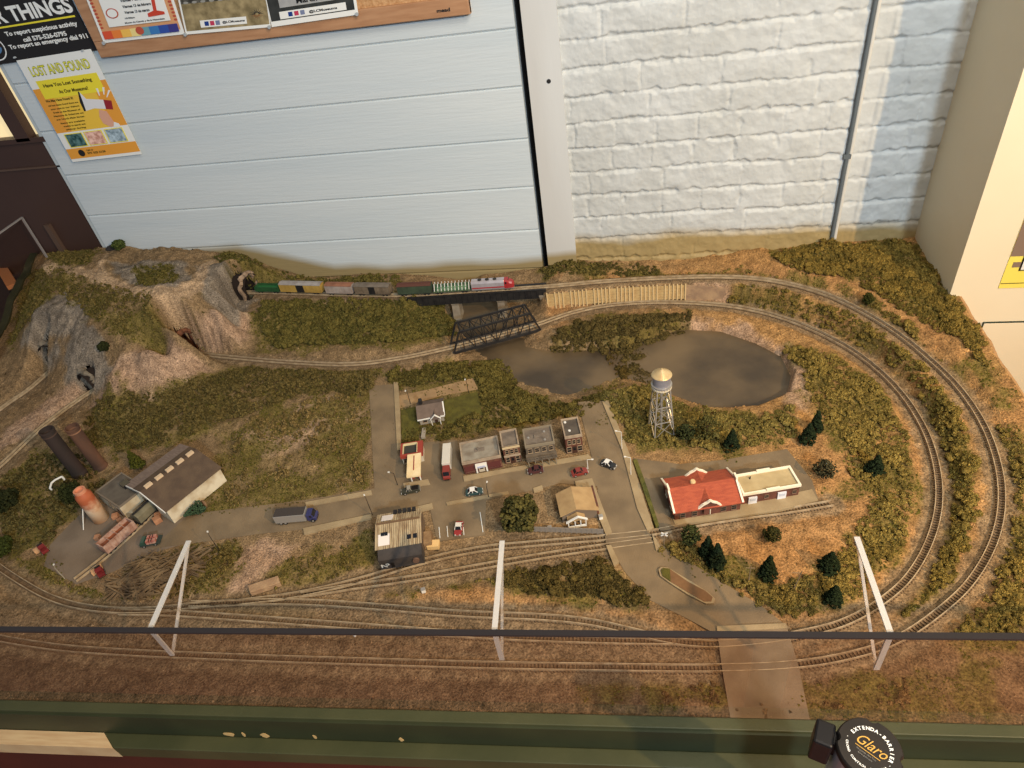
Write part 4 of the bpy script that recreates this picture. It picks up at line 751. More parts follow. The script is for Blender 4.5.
# station
e, w, d = bempty('station_building', 'station with bright red tiled roof and white trimmed brick gables', [(673, 511), (739.6, 502), (728, 470), (665.4, 481.8)], .030, 'station')
gable(e, w, d, .030, .050, m_redroof, m_brick, ov=.006); tr = M('trim_white', (236, 226, 200), .6)
for x in (-.003, w+.002):
    mb = MB(); s = .02/(d/2)
    for y0, y1 in ((-.006, d/2), (d+.006, d/2)): mb.bar((x, y0, .0315-.002), (x, y1, .0545), .004, .005)
    mb.box(x-.002, x+.002, d/2-.008, d/2+.008, .050, .060); mb.build('gable_parapet', tr, e)
for yf, sg in ((-.004, 1), (d+.004, -1)):
    c = w*.52; y1 = yf+sg*.003
    mb = MB(); mb.xz([(c-.024, .026), (c-.014, .036), (c-.006, .040), (c, .046), (c+.006, .040), (c+.014, .036), (c+.024, .026)], min(yf, y1), max(yf, y1)); g_ = mb.build('dormer_gable', m_brick, e)
    mb = MB(); pr = [(c-.026, .027), (c-.014, .039), (c-.006, .043), (c, .049), (c+.006, .043), (c+.014, .039), (c+.026, .027)]
    for i in range(6): mb.bar((pr[i][0], (yf+y1)/2, pr[i][1]), (pr[i+1][0], (yf+y1)/2, pr[i+1][1]), .005, .003)
    mb.build('coping', tr, e)
    mb = MB(); yr = d/2
    mb.add([(c-.022, y1, .031), (c, y1, .045), (c, yr if sg > 0 else yr, .0485), (c+.022, y1, .031)], [(0, 1, 2), (1, 3, 2)] if sg > 0 else [(2, 1, 0), (2, 3, 1)]); mb.build('dormer_roof', m_redroof, e)
mb = MB().rbox((w*.52, -.005, .020), (.026, .004, .016)); mb.build('bay_wall', m_brick, e); window(e, w*.52, .014, .012, .010, frame=tr)
mb = MB(); mb.box(w*.515, w*.525, -.0085, -.0055, .012, .026); mb.build('bay_mullion', tr, e)
MB().lathe([(.006, 0), (.006, .007), (.0045, .010)], 10, (w*.38, d*.60, .045)).build('roof_ventilator', M('vent_cream', (210, 180, 130), .6), e)
for x in (.12, .3, .74, .9): window(e, w*x, .006, .010, .012, frame=M('frame_dull', (120, 96, 78), .7))
for y in (.3, .7): window(e, d*y, .010, .010, .013, 'l', frame=tr)
# annex
e, w, d = bempty('station_annex', 'low brick annex with flat tan roof and white parapet, joined right of the red roof', [(742, 495), (800, 484.5), (789.5, 467), (736, 475.5)], .034, 'building')
MB().box(0, w, 0, d, 0, .028).build('wall', m_brick, e); MB().box(.003, w-.003, .003, d-.003, .026, .030).build('roof', M('annex_roof', (184, 164, 122), .9, (168, 148, 108), 40), e)
mb = MB(); mb.box(-.002, w+.002, -.002, .0025, .028, .034); mb.box(-.002, w+.002, d-.0025, d+.002, .028, .034); mb.box(w-.0025, w+.002, .0025, d-.0025, .028, .034); mb.box(-.002, .0025, .0025, d-.0025, .028, .034)
mb.box(w*.40, w*.64, -.003, .002, .033, .037); mb.box(w*.40, w*.64, d-.002, d+.003, .033, .037); mb.build('parapet', tr, e)
for x in (.17, .69): f = MB().box(w*x-.009, w*x+.009, -.003, .001, 0, .020).build('door', M('door_white', (220, 222, 226), .5), e); MB().box(w*x-.006, w*x+.006, -.0036, -.003, .010, .017).build('glazing', M('pale_glass', (190, 196, 206), .2), f)
for x in (.42, .92): window(e, w*x, .010, .008, .008, frame=M('frame_dull', (0, 0, 0)))
MB().cyl((w*.24, d*.75, .029), (w*.24, d*.75, .037), .0015).build('vent_pipe', m_dark, e)
o = MB().prism([tuple(Q(a, b, .003)) for a, b in [(738, 505), (812, 489), (818, 500), (780, 510), (700, 522), (675, 524), (672, 517)]], -.006, .003).build('platform', m_walk); tag(o, 'concrete platform between the station annex and the siding track', 'platform')
# factory
e, w, d = bempty('factory_building', 'big gabled factory shed with brown roof and pale side wall beside the orange tank', [(132.5, 489), (168, 511.5), (217.5, 467.5), (174, 441.5)], .048)
pw = M('factory_wall', (214, 202, 174), .8, (176, 156, 124), 30, .1)
gable_y(e, w, d, .046, .066, M('factory_roof_grey', (138, 120, 106), .8, (122, 104, 92), 50, stretch=(1, 6, 1)), pw, xc=.5, roof2=m_brroof)
MB().xz([(w*.27, .0565), (w*.5, .0665), (w*.5, .0695), (w*.27, .0595)], -.004, d+.004).build('roof_panel', m_brroof, e)
for i in range(5): y = .01+d*i/5.2; MB().box(w*.5-.0045, w*.5+.0045, y, y+d*.12, .0665, .0735).build('ridge_vent', M('vent_pale', (206, 180, 146), .7), e)
mb = MB(); mb.box(w*.36, w*.66, -.001, .002, 0, .034); mb.build('loading_opening', m_black, e); mb = MB(); mb.bar((-.004, -.0045, .045), (w*.5, -.0045, .067), .002, .004); mb.bar((w+.004, -.0045, .045), (w*.5, -.0045, .067), .002, .004); mb.build('gable_trim', m_white, e)
e, w, d = flatblock('factory_annex', 'low dark roofed block built against the left of the factory shed', [(97, 494), (121, 507.5), (143, 487), (120, 471)], .042, pw, M('annex_dark_roof', (100, 92, 80), .9, (84, 76, 66), 40), M('annex_edge', (120, 108, 92), .8), par_h=.002)
MB().rbox((w*.52, d*.72, .045), (.022, .018, .010), 0).build('roof_skylight', m_glassd, e); window(e, w*.5, .014, .012, .012); door(e, w*.8)
# chimneys
def stack(px, py, h, r, m, label, mtop):
    e = empty('chimney_stack', (*Q(px, py), 0), 0, label, 'chimney'); MB().lathe([(r*1.12, -.004), (r*1.08, .006), (r*1.0, .012), (r*.97, h-.006), (r*1.06, h-.005), (r*1.06, h), (r*.9, h), (r*.9, h-.02)], 24).build('shaft', m, e, smooth=False)
    MB().lathe([(r*.88, h-.021), (r*.88, h-.0205)], 24).build('flue', m_black, e); MB().lathe([(r*1.0, h*.9), (r*1.05, h*.9), (r*1.05, h*.9+.003), (r*1.0, h*.9+.003)], 24).build('steel_band', mtop, e)
stack(80, 474, .160, .0175, M('stack_dark', (62, 48, 42), .8, (44, 38, 34), 20, stretch=(1, 1, .3)), 'dark iron chimney stack, left of the pair', M('band_dark', (80, 62, 52), .7))
stack(101, 467, .146, .0165, M('stack_brown', (110, 76, 56), .8, (64, 48, 40), 16, stretch=(1, 1, .3)), 'rusty brown chimney stack, right of the pair', M('band_rust', (140, 102, 76), .7))
e = empty('storage_tank', (*Q(102, 519), .002), 0, 'orange rust streaked storage tank standing in the factory yard', 'tank'); r = .0185
MB().lathe([(r, 0), (r, .080), (r*.98, .086), (r*.75, .094), (r*.7, .096)], 28).build('tank_body', M('tank_cream', (240, 216, 182), .6, (230, 178, 130), 14, .1, 60, mix=(.4, .62)), e, smooth=True)
_m = MATS['tank_cream']; _n = _m.node_tree.nodes; _l = _m.node_tree.links; _b = _n['Principled BSDF']; _s = _b.inputs['Base Color'].links[0].from_socket   # rust creeping down from the top
_tc = _n.new('ShaderNodeTexCoord'); _sp = _n.new('ShaderNodeSeparateXYZ'); _l.new(_tc.outputs['Object'], _sp.inputs[0]); _no = _n.new('ShaderNodeTexNoise'); _no.inputs['Scale'].default_value = 60; _l.new(_tc.outputs['Object'], _no.inputs[0])
_ad = _n.new('ShaderNodeMath'); _ad.operation = 'MULTIPLY_ADD'; _ad.inputs[1].default_value = .05; _l.new(_no.outputs['Fac'], _ad.inputs[0]); _l.new(_sp.outputs['Z'], _ad.inputs[2]); _mr = _n.new('ShaderNodeMapRange'); _mr.inputs[1].default_value = .065; _mr.inputs[2].default_value = .095; _l.new(_ad.outputs[0], _mr.inputs[0])
_mx = _n.new('ShaderNodeMixRGB'); _l.new(_mr.outputs[0], _mx.inputs[0]); _l.new(_s, _mx.inputs[1]); _mx.inputs[2].default_value = (*lin((172, 92, 58)), 1); _l.new(_mx.outputs[0], _b.inputs['Base Color'])
MB().lathe([(r*.7, .094), (r*.72, .1), (r*.72, .104), (r*.55, .104), (r*.55, .098)], 24).build('rim', M('tank_rim', (206, 138, 104), .6), e); mb = MB()
for s in (-1, 1): mb.bar((-r-.003, s*.003, 0), (-r-.003, s*.003, .09), .001)
for i in range(18): mb.bar((-r-.003, -.003, .005*i+.003), (-r-.003, .003, .005*i+.003), .0008)
mb.build('ladder', m_silver, e); mb = MB(); mb.cyl((-r*.8, -r*.6, .05), (-r*1.9, -r*1.2, .0), .0012, n=8); mb.cyl((-r*.8, -r*.6, .05), (-r*1.4, -r*1.9, .0), .0012, n=8); mb.build('pipe', m_white, e)
mb = MB(); pp = [Q3(50, 488, .012), Q3(51.5, 483, .014), Q3(55, 480, .016), Q3(62, 476.5, .016)]
for i in range(3): mb.cyl(pp[i], pp[i+1], .0025, n=8)
mb.cyl(pp[0], pp[0]+np.array([0, 0, -.016]), .0025, n=8); mb.cyl(pp[3], pp[3]+np.array([0, 0, -.02]), .0025, n=8)
tag(mb.build('bent_pipe', m_white), 'white bent pipe lying in the scrub left of the orange tank', 'pipe')
# water tower
b = Q(661, 431); e = empty('water_tower', (*b, 0), .3, 'silver water tower on four lattice legs by the river', 'water tower'); zt = .140
for sx, sy in ((1, 1), (1, -1), (-1, 1), (-1, -1)):
    MB().bar((sx*.024, sy*.024, -.006), (sx*.015, sy*.015, zt), .0028).build('leg', m_silver, e)
mb = MB(); lv = [0.0, .045, .09, zt]; R_ = lambda z: .024-.009*z/zt
for i in range(3):
    a0, a1 = R_(lv[i]), R_(lv[i+1])
    for (x0, y0), (x1, y1) in (((1, 1), (1, -1)), ((1, -1), (-1, -1)), ((-1, -1), (-1, 1)), ((-1, 1), (1, 1))):
        mb.bar((x0*a0, y0*a0, lv[i]), (x1*a1, y1*a1, lv[i+1]), .0012); mb.bar((x1*a0, y1*a0, lv[i]), (x0*a1, y0*a1, lv[i+1]), .0012); mb.bar((x0*a1, y0*a1, lv[i+1]), (x1*a1, y1*a1, lv[i+1]), .0018)
mb.build('bracing', m_silver, e); MB().cyl((0, 0, 0), (0, 0, zt), .003).build('riser_pipe', m_silver, e)
MB().lathe([(.0235, zt), (.0235, zt+.003), (.020, zt+.003)], 28).build('walkway', M('walkway_pale', (208, 196, 170), .5), e)
MB().lathe([(.0200, zt+.001), (.0205, zt+.034), (.0200, zt+.036)], 28).build('tank', M('tank_silver', (164, 162, 166), .4, (144, 142, 148), 30, metal=.3), e, smooth=False)
MB().lathe([(.0232, zt+.035), (.0215, zt+.037), (.012, zt+.044), (.002, zt+.050), (.001, zt+.053)], 28).build('tank_roof', M('tank_roof_cream', (216, 196, 150), .35, (190, 160, 112), 30, metal=.2), e, smooth=False)
mb = MB(); 
for i in range(24): t = 2*PI*i/24; mb.cyl((.0232*math.cos(t), .0232*math.sin(t), zt+.003), (.0232*math.cos(t), .0232*math.sin(t), zt+.009), .0004, n=5)
mb.lathe([(.0228, zt+.009), (.0236, zt+.009), (.0236, zt+.0098), (.0228, zt+.0098)], 28); mb.build('railing', m_silver, e)

# ================================================================== VEHICLES
def wheels(e, xs, y, r, wd=.0025):
    for x in xs:
        for s in (-1, 1):
            wl = MB().cyl((x, s*y-wd/2, r), (x, s*y+wd/2, r), r, n=14).build('wheel', m_rubber, e); MB().cyl((x, s*(y+wd/2-.0003), r), (x, s*(y+wd/2+.0004), r), r*.5, n=10).build('hubcap', m_silver, wl)
def car(p0, p1, label, body, top=None, L=.046, W=.017, pickup=False):
    """p0 tail pixel, p1 nose pixel"""
    a_, b_ = Q(*p0, .006), Q(*p1, .006); an = math.atan2(b_[1]-a_[1], b_[0]-a_[0]); c = (a_+b_)/2
    L *= .87
    e = empty('pickup_truck' if pickup else 'car', (c[0], c[1], .0022), an, label, 'pickup truck' if pickup else 'car'); h = L/2
    mb = MB(); sec = [(-h, .004, .0085, .90), (-h+.003, .0028, .0098, 1), (-h*.45, .0028, .0104, 1), (h*.25, .0028, .0104, 1), (h*.8, .0028, .0092, .98), (h, .0038, .0070, .84)]; vs = []
    for x, z0, z1, k in sec: vs += [(x, -W/2*k, z0), (x, W/2*k, z0), (x, W/2*k*.96, z1), (x, -W/2*k*.96, z1)]
    fs = [(3, 2, 1, 0), tuple(4*5+i for i in range(4))]+[(4*i+q, 4*i+(q+1) % 4, 4*i+4+(q+1) % 4, 4*i+4+q) for i in range(5) for q in range(4)]
    mb.add(vs, fs); mb.build('body', body, e, bevel=.0006)
    if pickup: x0, x1, x2, x3 = -h*.10, -h*.05, h*.30, h*.48
    else: x0, x1, x2, x3 = -h*.72, -h*.42, h*.12, h*.42
    mb = MB(); zb, zt = .0100, .0152
    mb.add([(x0, -W*.44, zb), (x3, -W*.44, zb), (x3, W*.44, zb), (x0, W*.44, zb), (x1, -W*.36, zt), (x2, -W*.36, zt), (x2, W*.36, zt), (x1, W*.36, zt)], [(0, 3, 2, 1), (4, 5, 6, 7), (0, 1, 5, 4), (1, 2, 6, 5), (2, 3, 7, 6), (3, 0, 4, 7)]); mb.build('windows', m_glassd, e)
    mb = MB(); mb.box(x1-.0004, x2+.0004, -W*.37, W*.37, zt-.0002, zt+.001)
    for s in (-1, 1): mb.bar((x0, s*W*.44, zb), (x1, s*W*.365, zt), .0012); mb.bar((x3, s*W*.44, zb), (x2, s*W*.365, zt), .0012); mb.bar(((x1+x2)/2, s*W*.445, zb), ((x1+x2)/2, s*W*.37, zt), .0012)
    mb.build('roof', top or body, e)
    if pickup: MB().box(-h+.003, -h*.16, -W*.36, W*.36, .0096, .0108).build('load_bed', m_black, e)
    [MB().box(h-.0012, h+.0004, s*W*.3-.0014, s*W*.3+.0014, .0050, .0072).build('headlight', m_white, e) for s in (-1, 1)]
    MB().box(h-.0004, h+.0012, -W*.42, W*.42, .0032, .0046).build('bumper', m_silver, e); MB().box(-h-.0012, -h+.0004, -W*.42, W*.42, .0034, .0048).build('bumper', m_silver, e)
    wheels(e, (-h*.6, h*.62), W/2-.0014, .0040); return e
cp = lambda n, c, r=.3: M(n, c, r, spec=.6)
car((542.5, 469.5), (528.5, 472), 'dark maroon brown car driving past the wooden shop', cp('paint_maroon', (78, 44, 44)), L=.042)
car((572.5, 474.5), (586.5, 471), 'red car on the main street near the corner', cp('paint_red', (128, 50, 42)), L=.044)
car((601.5, 462.5), (615, 467.5), 'black and white car turning in the middle of the junction', cp('paint_black', (36, 38, 40)), cp('paint_white', (226, 224, 216)), L=.042)
car((419.5, 488.5), (402, 492.5), 'dark green pickup truck in front of the petrol station', cp('paint_dkgreen', (54, 54, 44)), cp('paint_grey', (150, 144, 130)), L=.050, pickup=True)
car((466.5, 493.5), (482, 491), 'teal car with a white roof on the main street', cp('paint_teal', (44, 70, 70)), cp('paint_white', (0, 0, 0)), L=.045)
car((460, 523.5), (458, 534.5), 'red car with white roof parked in the small car park', cp('paint_crimson', (150, 52, 50)), cp('paint_white', (0, 0, 0)), L=.042)
def truck(p0, p1, label, boxm, cabm, Lb, W=.026, Hb=.030, top=None, cat='truck', name='box_truck', flat=False):
    a_, b_ = Q(*p0, .015), Q(*p1, .015); an = math.atan2(b_[1]-a_[1], b_[0]-a_[0]); L = float(np.linalg.norm(b_-a_)); e = empty(name, (*a_, .0022), an, label, cat); Lb = L*Lb
    MB().box(0, L, -W*.3, W*.3, .005, .008).build('chassis', m_black, e)
    bx_ = MB().box(0, Lb, -W/2, W/2, .008, Hb).build('cargo_box', boxm, e, bevel=.0006)
    if top: MB().box(.001, Lb-.001, -W/2+.001, W/2-.001, Hb-.0005, Hb+.0008).build('roof_panel', top, bx_)
    mb = MB(); mb.xz([(Lb+.002, .006), (L, .006), (L, .014), (L-.004, .0155), (L-.008, .025), (Lb+.002, .025)], -W*.42, W*.42); cb = mb.build('cab', cabm, e, bevel=.0006)
    MB().xz([(L-.0042, .0158), (L-.0036, .0158), (L-.0075, .0248), (L-.0081, .0248)], -W*.36, W*.36).build('windscreen', m_glassd, cb)
    MB().box(L-.014, L-.009, -W*.43, W*.43, .0165, .0225).build('side_windows', m_glassd, cb)
    wheels(e, (Lb*.16, Lb*.30, L-.009), W/2-.003, .0052, .003); return e
truck((276.5, 518), (317, 514.5), 'blue cabbed truck with silver box body and dark top on the west road', m_silver, cp('paint_blue', (52, 54, 96)), .76, top=M('truck_top', (64, 58, 54), .8))
truck((448, 448), (446.5, 478), 'white semi trailer with red cab parked left of the wide shop', cp('trailer_white', (206, 200, 186)), cp('paint_redcab', (132, 52, 44)), .68, W=.020, Hb=.030, name='semi_truck')
# flatbed with barrels
a_, b_ = Q(142, 544, .006), Q(162, 540, .006); an = math.atan2(*(b_-a_)[::-1]); e = empty('flatbed_truck', (*a_, .0022), an, 'green flatbed truck loaded with red crates in the factory yard', 'truck'); L = float(np.linalg.norm(b_-a_))
MB().box(0, L, -.012, .012, .006, .0085).build('flatbed', M('bed_dark', (50, 60, 54), .6), e); MB().xz([(0, .006), (.012, .006), (.012, .018), (.004, .018), (0, .012)], -.010, .010).build('cab', cp('paint_green', (48, 74, 62)), e, bevel=.0005); wheels(e, (.008, L-.012), .010, .0042)
cu = math.cos(an), math.sin(an)
for i in range(3):
    for j in (-1, 1):
        lx = .020+i*(L-.032)/2.4; ly = j*.0058; p = (a_[0]+lx*cu[0]-ly*cu[1], a_[1]+lx*cu[1]+ly*cu[0], .0022+.0085)
        o = MB().box(-.0045, .0045, -.0045, .0045, 0, .009).build('crate', M('crate_red', (150, 66, 54), .7, (190, 150, 130), 90), bevel=.0004, loc=p, rz=an); tag(o, 'little red and white crate riding on the green flatbed truck', 'crate', 'crates on the flatbed truck')
# forklifts with pallets
def forklift(px, py, rz, label, load_label):
    c = Q(px, py, .004); e = empty('forklift', (*c, .0022), rz, label, 'forklift'); rd = M('forklift_red', (122, 40, 38), .6)
    MB().box(-.011, .008, -.007, .007, .003, .010).build('body', rd, e, bevel=.0006); mb = MB()
    for s in (-1, 1): mb.bar((-.009, s*.006, .010), (-.008, s*.006, .020), .001); mb.bar((.004, s*.006, .010), (.003, s*.006, .020), .001)
    mb.box(-.009, .004, -.007, .007, .020, .021); mb.build('roll_cage', rd, e); mb = MB(); mb.box(.008, .0095, -.006, .006, .001, .022); mb.box(.0095, .024, -.005, -.003, .0010, .002); mb.box(.0095, .024, .003, .005, .001, .002); mb.build('mast', m_dark, e); wheels(e, (-.007, .005), .0065, .003, .002)
    for k, (dx, dy) in enumerate(((.017, -.001), (.017, .012))):
        p = (c[0]+dx*math.cos(rz)-dy*math.sin(rz), c[1]+dx*math.sin(rz)+dy*math.cos(rz), .0043 if k == 0 else .0012)
        o = MB().box(-.006, .006, -.0055, .0055, 0, .010).build('wooden_box', M('box_tan', (212, 166, 120), .7, (194, 146, 104), 60), bevel=.0005, loc=p, rz=rz); tag(o, load_label+(', on its forks' if k == 0 else ', on the ground next to it'), 'box')
forklift(45, 551, 2.6, 'red forklift at the far left corner of the factory yard', 'tan box carried by the far left forklift')
forklift(102, 574, 2.4, 'red forklift near the curved track below the factory yard', 'tan box by the forklift nearest the curved track')
for px, py, r, s, l in [(98, 538, .3, .012, 'single tan box on the yard left of the rusty gondola'), (116, 517, .5, .014, 'tan box by the factory annex wall, upper of two'), (120, 521, .9, .011, 'small tan box by the factory annex wall, lower of two'), (158, 516, .6, .013, 'tan box beside the factory loading door, upper one'), (158, 521, .9, .017, 'large tan box beside the factory loading door, lower one')]:
    o = MB().box(-s/2, s/2, -s/2, s/2, 0, s*.8).build('wooden_box', M('box_orange', (182, 132, 96), .7, (156, 108, 78), 60), bevel=.0005, loc=(*Q(px, py, .004), .0016), rz=r); tag(o, l, 'box')

# ---- railway cars
zr = .0025
def path_pt(pl, q):
    i = int(np.argmin(np.linalg.norm(pl[:, :2]-np.asarray(q)[:2], axis=1))); i = min(max(i, 2), len(pl)-3); t = pl[i+2]-pl[i-2]; return pl[i], math.atan2(t[1], t[0])
def bogies(e, L, W):
    for x in (-L*.34, L*.34):
        b_ = MB().box(x-.009, x+.009, -W*.38, W*.38, .004, .0065).build('bogie', m_dark, e); mb = MB()
        for dx in (-.006, .006): mb.cyl((x+dx, -.0092, .0042), (x+dx, .0092, .0042), .0042, n=12)
        mb.build('wheels', m_dark, b_)
def railcar(px0, px1, label, kind, body, roof, name='boxcar', pl=None, py=291.0, h=.06, extra=None):
    pl = TS['outer'] if pl is None else pl; a_, b_ = Q(px0, py, h), Q(px1, py, h); c, an = path_pt(pl, (a_+b_)/2); L = float(np.linalg.norm(b_-a_))-.006; W = .026
    e = empty(name, (c[0], c[1], c[2]+zr), an, label, 'railway car'); z0 = .0085; H_ = .036
    MB().box(-L/2, L/2, -W*.42, W*.42, .0062, z0+.0005).build('underframe', m_dark, e); bogies(e, L, W)
    mb = MB(); mb.box(-L/2-.004, -L/2, -.0015, .0015, .0065, .009); mb.box(L/2, L/2+.004, -.0015, .0015, .0065, .009); mb.build('couplers', m_dark, e)
    if kind == 'box':
        mb = MB(); mb.box(-L/2, L/2, -W/2, W/2, z0, H_)
        for i in range(13):
            x = -L/2+L*i/12
            for s in (-1, 1): mb.box(x-.0005, x+.0005, s*W/2-.0006, s*W/2+.0006, z0, H_)
        mb.build('body', body, e)
        MB().yz([(-W/2-.001, H_), (0, H_+.004), (W/2+.001, H_), (W/2+.001, H_+.001), (0, H_+.005), (-W/2-.001, H_+.001)], -L/2-.001, L/2+.001).build('roof', roof, e)
        MB().box(-L/2, L/2, -.002, .002, H_+.0045, H_+.006).build('roof_walk', roof, e)
        for s in (-1, 1): MB().box(-L*.09, L*.09, min(s*(W/2), s*(W/2+.001)), max(s*(W/2), s*(W/2+.001)), z0+.001, H_-.001).build('door', extra or body, e)
    elif kind == 'gondola':
        mb = MB(); mb.box(-L/2, L/2, -W/2, W/2, z0, z0+.003)
        for s in (-1, 1): mb.box(-L/2, L/2, s*W/2-.0008, s*W/2+.0008, z0, z0+.017)
        for x in (-L/2, L/2): mb.box(x-.0008, x+.0008, -W/2, W/2, z0, z0+.017)
        for i in range(13):
            x = -L/2+L*i/12
            for s in (-1, 1): mb.box(x-.0007, x+.0007, s*(W/2+.0008)-.0008, s*(W/2+.0008)+.0008, z0, z0+.017)
        mb.build('body', body, e); MB().box(-L/2+.002, L/2-.002, -W/2+.001, W/2-.001, z0+.003, z0+.010).build('load', roof, e)
    elif kind == 'pipes':
        MB().box(-L/2, L/2, -W/2, W/2, z0, z0+.004).build('deck', body, e); MB().box(-L/2, L/2, -.0012, .0012, z0+.004, H_-.004).build('centre_frame', body, e); mb = MB()
        for i in range(11):
            x = -L/2+.004+(L-.008)*i/10
            for s in (-1, 1): mb.bar((x, s*W*.46, z0), (x+.002, s*W*.2, H_), .0022)
        mb.build('stanchions', roof, e); MB().box(-L*.42, L*.42, -W*.38, W*.38, z0+.004, H_-.012).build('load', extra, e)
    return e, L
pale = M('pale_boxcar', (170, 158, 148), .8, (146, 130, 120), 40)
railcar(258, 282.5, 'green gondola just emerging from the tunnel mouth, last car of the train', 'gondola', M('car_green', (44, 88, 50), .7, (36, 72, 42), 40), M('load_green', (40, 100, 52), .9), 'gondola_car')
e, L = railcar(284, 327, 'long yellow boxcar with grey roof and dark open door', 'box', M('car_yellow', (186, 152, 76), .7, (160, 128, 62), 40), M('car_grey_roof', (160, 154, 148), .7, (136, 128, 124), 40), extra=m_dark)
railcar(329, 357, 'pale grey boxcar with a rusty roof', 'box', pale, M('car_rust_roof', (150, 104, 80), .8, (124, 84, 64), 40))
railcar(360, 396, 'weathered grey brown boxcar with dark doorway in the middle of the train', 'box', M('car_weather', (128, 112, 92), .85, (96, 82, 66), 50), M('car_weather_roof', (120, 110, 98), .85, (98, 90, 80), 40), extra=m_dark)
railcar(400, 434, 'dull green boxcar with dark red brown roof, on the left end of the girder bridge', 'box', M('car_dkgreen', (66, 80, 60), .8, (54, 64, 50), 40), M('car_brown_roof', (92, 58, 48), .8))
railcar(434.5, 472, 'green flat car with a row of white upright stakes', 'pipes', M('car_green2', (74, 94, 66), .7), m_white, 'flat_car', extra=M('load_green2', (110, 138, 104), .7, (70, 108, 76), 50))
# locomotive
a_, b_ = Q(473, 289, .06), Q(515, 285, .06); c, an = path_pt(TS['outer'], (a_+b_)/2); L = float(np.linalg.norm(b_-a_)); W = .027; e = empty('locomotive', (c[0], c[1], c[2]+zr), an, 'silver and red locomotive with red rounded nose leading the train', 'locomotive')
bogies(e, L, W); MB().box(-L/2, L/2, -W*.45, W*.45, .0062, .009).build('underframe', m_silver, e)
MB().yz([(-W/2, .009), (W/2, .009), (W/2, .030), (W*.36, .036), (-W*.36, .036), (-W/2, .030)], -L/2, L*.28).build('body', M('loco_silver', (186, 180, 184), .35, (168, 160, 164), 40, metal=.3), e, bevel=.001)
redl = M('loco_red', (160, 44, 46), .4, spec=.6); mb = MB(); secs = [(L*.28, 1, .036), (L*.36, 1, .036), (L*.40, .96, .0305), (L*.46, .86, .028), (L*.5, .6, .022)]; vs = []
for x, k, z in secs: vs += [(x, -W/2*k, .009), (x, W/2*k, .009), (x, W/2*k, z-.005), (x, W*.36*k, z), (x, -W*.36*k, z), (x, -W/2*k, z-.005)]
mb.add(vs, [(5, 4, 3, 2, 1, 0), tuple(24+i for i in range(6))]+[(6*i+q, 6*i+(q+1) % 6, 6*i+6+(q+1) % 6, 6*i+6+q) for i in range(4) for q in range(6)]); mb.build('nose', redl, e)
for s in (-1, 1): MB().box(-L/2+.002, L*.28, min(s*W/2, s*(W/2+.0006)), max(s*W/2, s*(W/2+.0006)), .013, .017).build('red_stripe', redl, e)
MB().box(L*.365, L*.385, -W*.34, W*.34, .030, .0345).build('windscreen', m_glassd, e); MB().box(L*.30, L*.34, -W*.505, W*.505, .024, .031).build('cab_windows', m_glassd, e)
for x in (-.3, -.12, .06): MB().cyl((L*x, 0, .036), (L*x, 0, .0385), .006, n=16).build('roof_fan', m_dark, e)
# factory cars
tf = TS['factory']+np.array([0, 0, .004])
def fcar(p0, p1, *a, **k):
    a_, b_ = Q(*p0, .02), Q(*p1, .02); c, an = path_pt(tf, (a_+b_)/2); L = float(np.linalg.norm(b_-a_)); return c, an, L
c, an, L = fcar((104, 549), (133, 523)); W = .027; e = empty('hopper_car', (c[0], c[1], c[2]+zr), an, 'rusty open hopper car standing outside the factory', 'railway car'); bogies(e, L, W); MB().box(-L/2, L/2, -W*.42, W*.42, .0062, .0095).build('underframe', m_dark, e)
mb = MB()
for s in (-1, 1):
    mb.box(-L/2, L/2, s*W/2-.0009, s*W/2+.0009, .009, .033)
    for i in range(12): x = -L/2+L*i/11; mb.box(x-.0007, x+.0007, s*(W/2+.0012)-.0008, s*(W/2+.0012)+.0008, .009, .033)
for x in (-L/2, L/2): mb.box(x-.001, x+.001, -W/2, W/2, .009, .033)
mb.build('body', M('hopper_pink', (182, 150, 130), .8, (146, 104, 84), 60), e); MB().box(-L/2+.001, L/2-.001, -W/2+.001, W/2-.001, .010, .022).build('load', m_rust, e)
mb = MB(); [mb.bar((x, -W/2, .031), (x, W/2, .031), .0012) for x in (-L*.25, 0, L*.25)]; mb.build('cross_braces', M('hopper_pink', (0, 0, 0)), e)
c, an, L = fcar((134, 521), (152, 505)); e = empty('covered_hopper_car', (c[0], c[1], c[2]+zr), an, 'dull grey green railway car half inside the factory doorway', 'railway car'); bogies(e, L, W); bm_ = M('car_olive', (120, 112, 88), .8, (96, 90, 70), 50)
MB().yz([(-W/2, .009), (W/2, .009), (W/2, .028), (W*.2, .034), (-W*.2, .034), (-W/2, .028)], -L/2, L/2).build('body', bm_, e); MB().box(-L/2, L/2, -.003, .003, .034, .0355).build('roof_walk', m_dark, e); MB().box(-L/2, L/2, -W*.42, W*.42, .0062, .0095).build('underframe', m_dark, e)

# ================================================================== small street things
def lamp(px, py, label, h=.055, arm=.012, az=0, m=None):
    e = empty('street_lamp', (*Q(px, py), .004), az, label, 'street lamp'); MB().cyl((0, 0, 0), (0, 0, h), .0009, .0006, n=6).build('pole', m or m_dark, e); MB().bar((0, 0, h), (arm, 0, h+.002), .0008).build('arm', m or m_dark, e); MB().rbox((arm, 0, h+.0015), (.005, .003, .0015)).build('lamp_head', m_white, e); return e
lamp(411, 405, 'dark street lamp behind the left lawn', az=-1.4); lamp(469, 394, 'dark street lamp behind the right lawn', az=-1.4); lamp(398, 486, 'street lamp at the corner by the petrol station', az=3, h=.04)
lamp(622, 450, 'white street lamp on the side street, farthest back', m=m_white, az=3); lamp(631, 476, 'white street lamp on the side street, nearer the station', m=m_white, az=3); lamp(588, 470, 'white street lamp on the main street corner', m=m_white, h=.03)
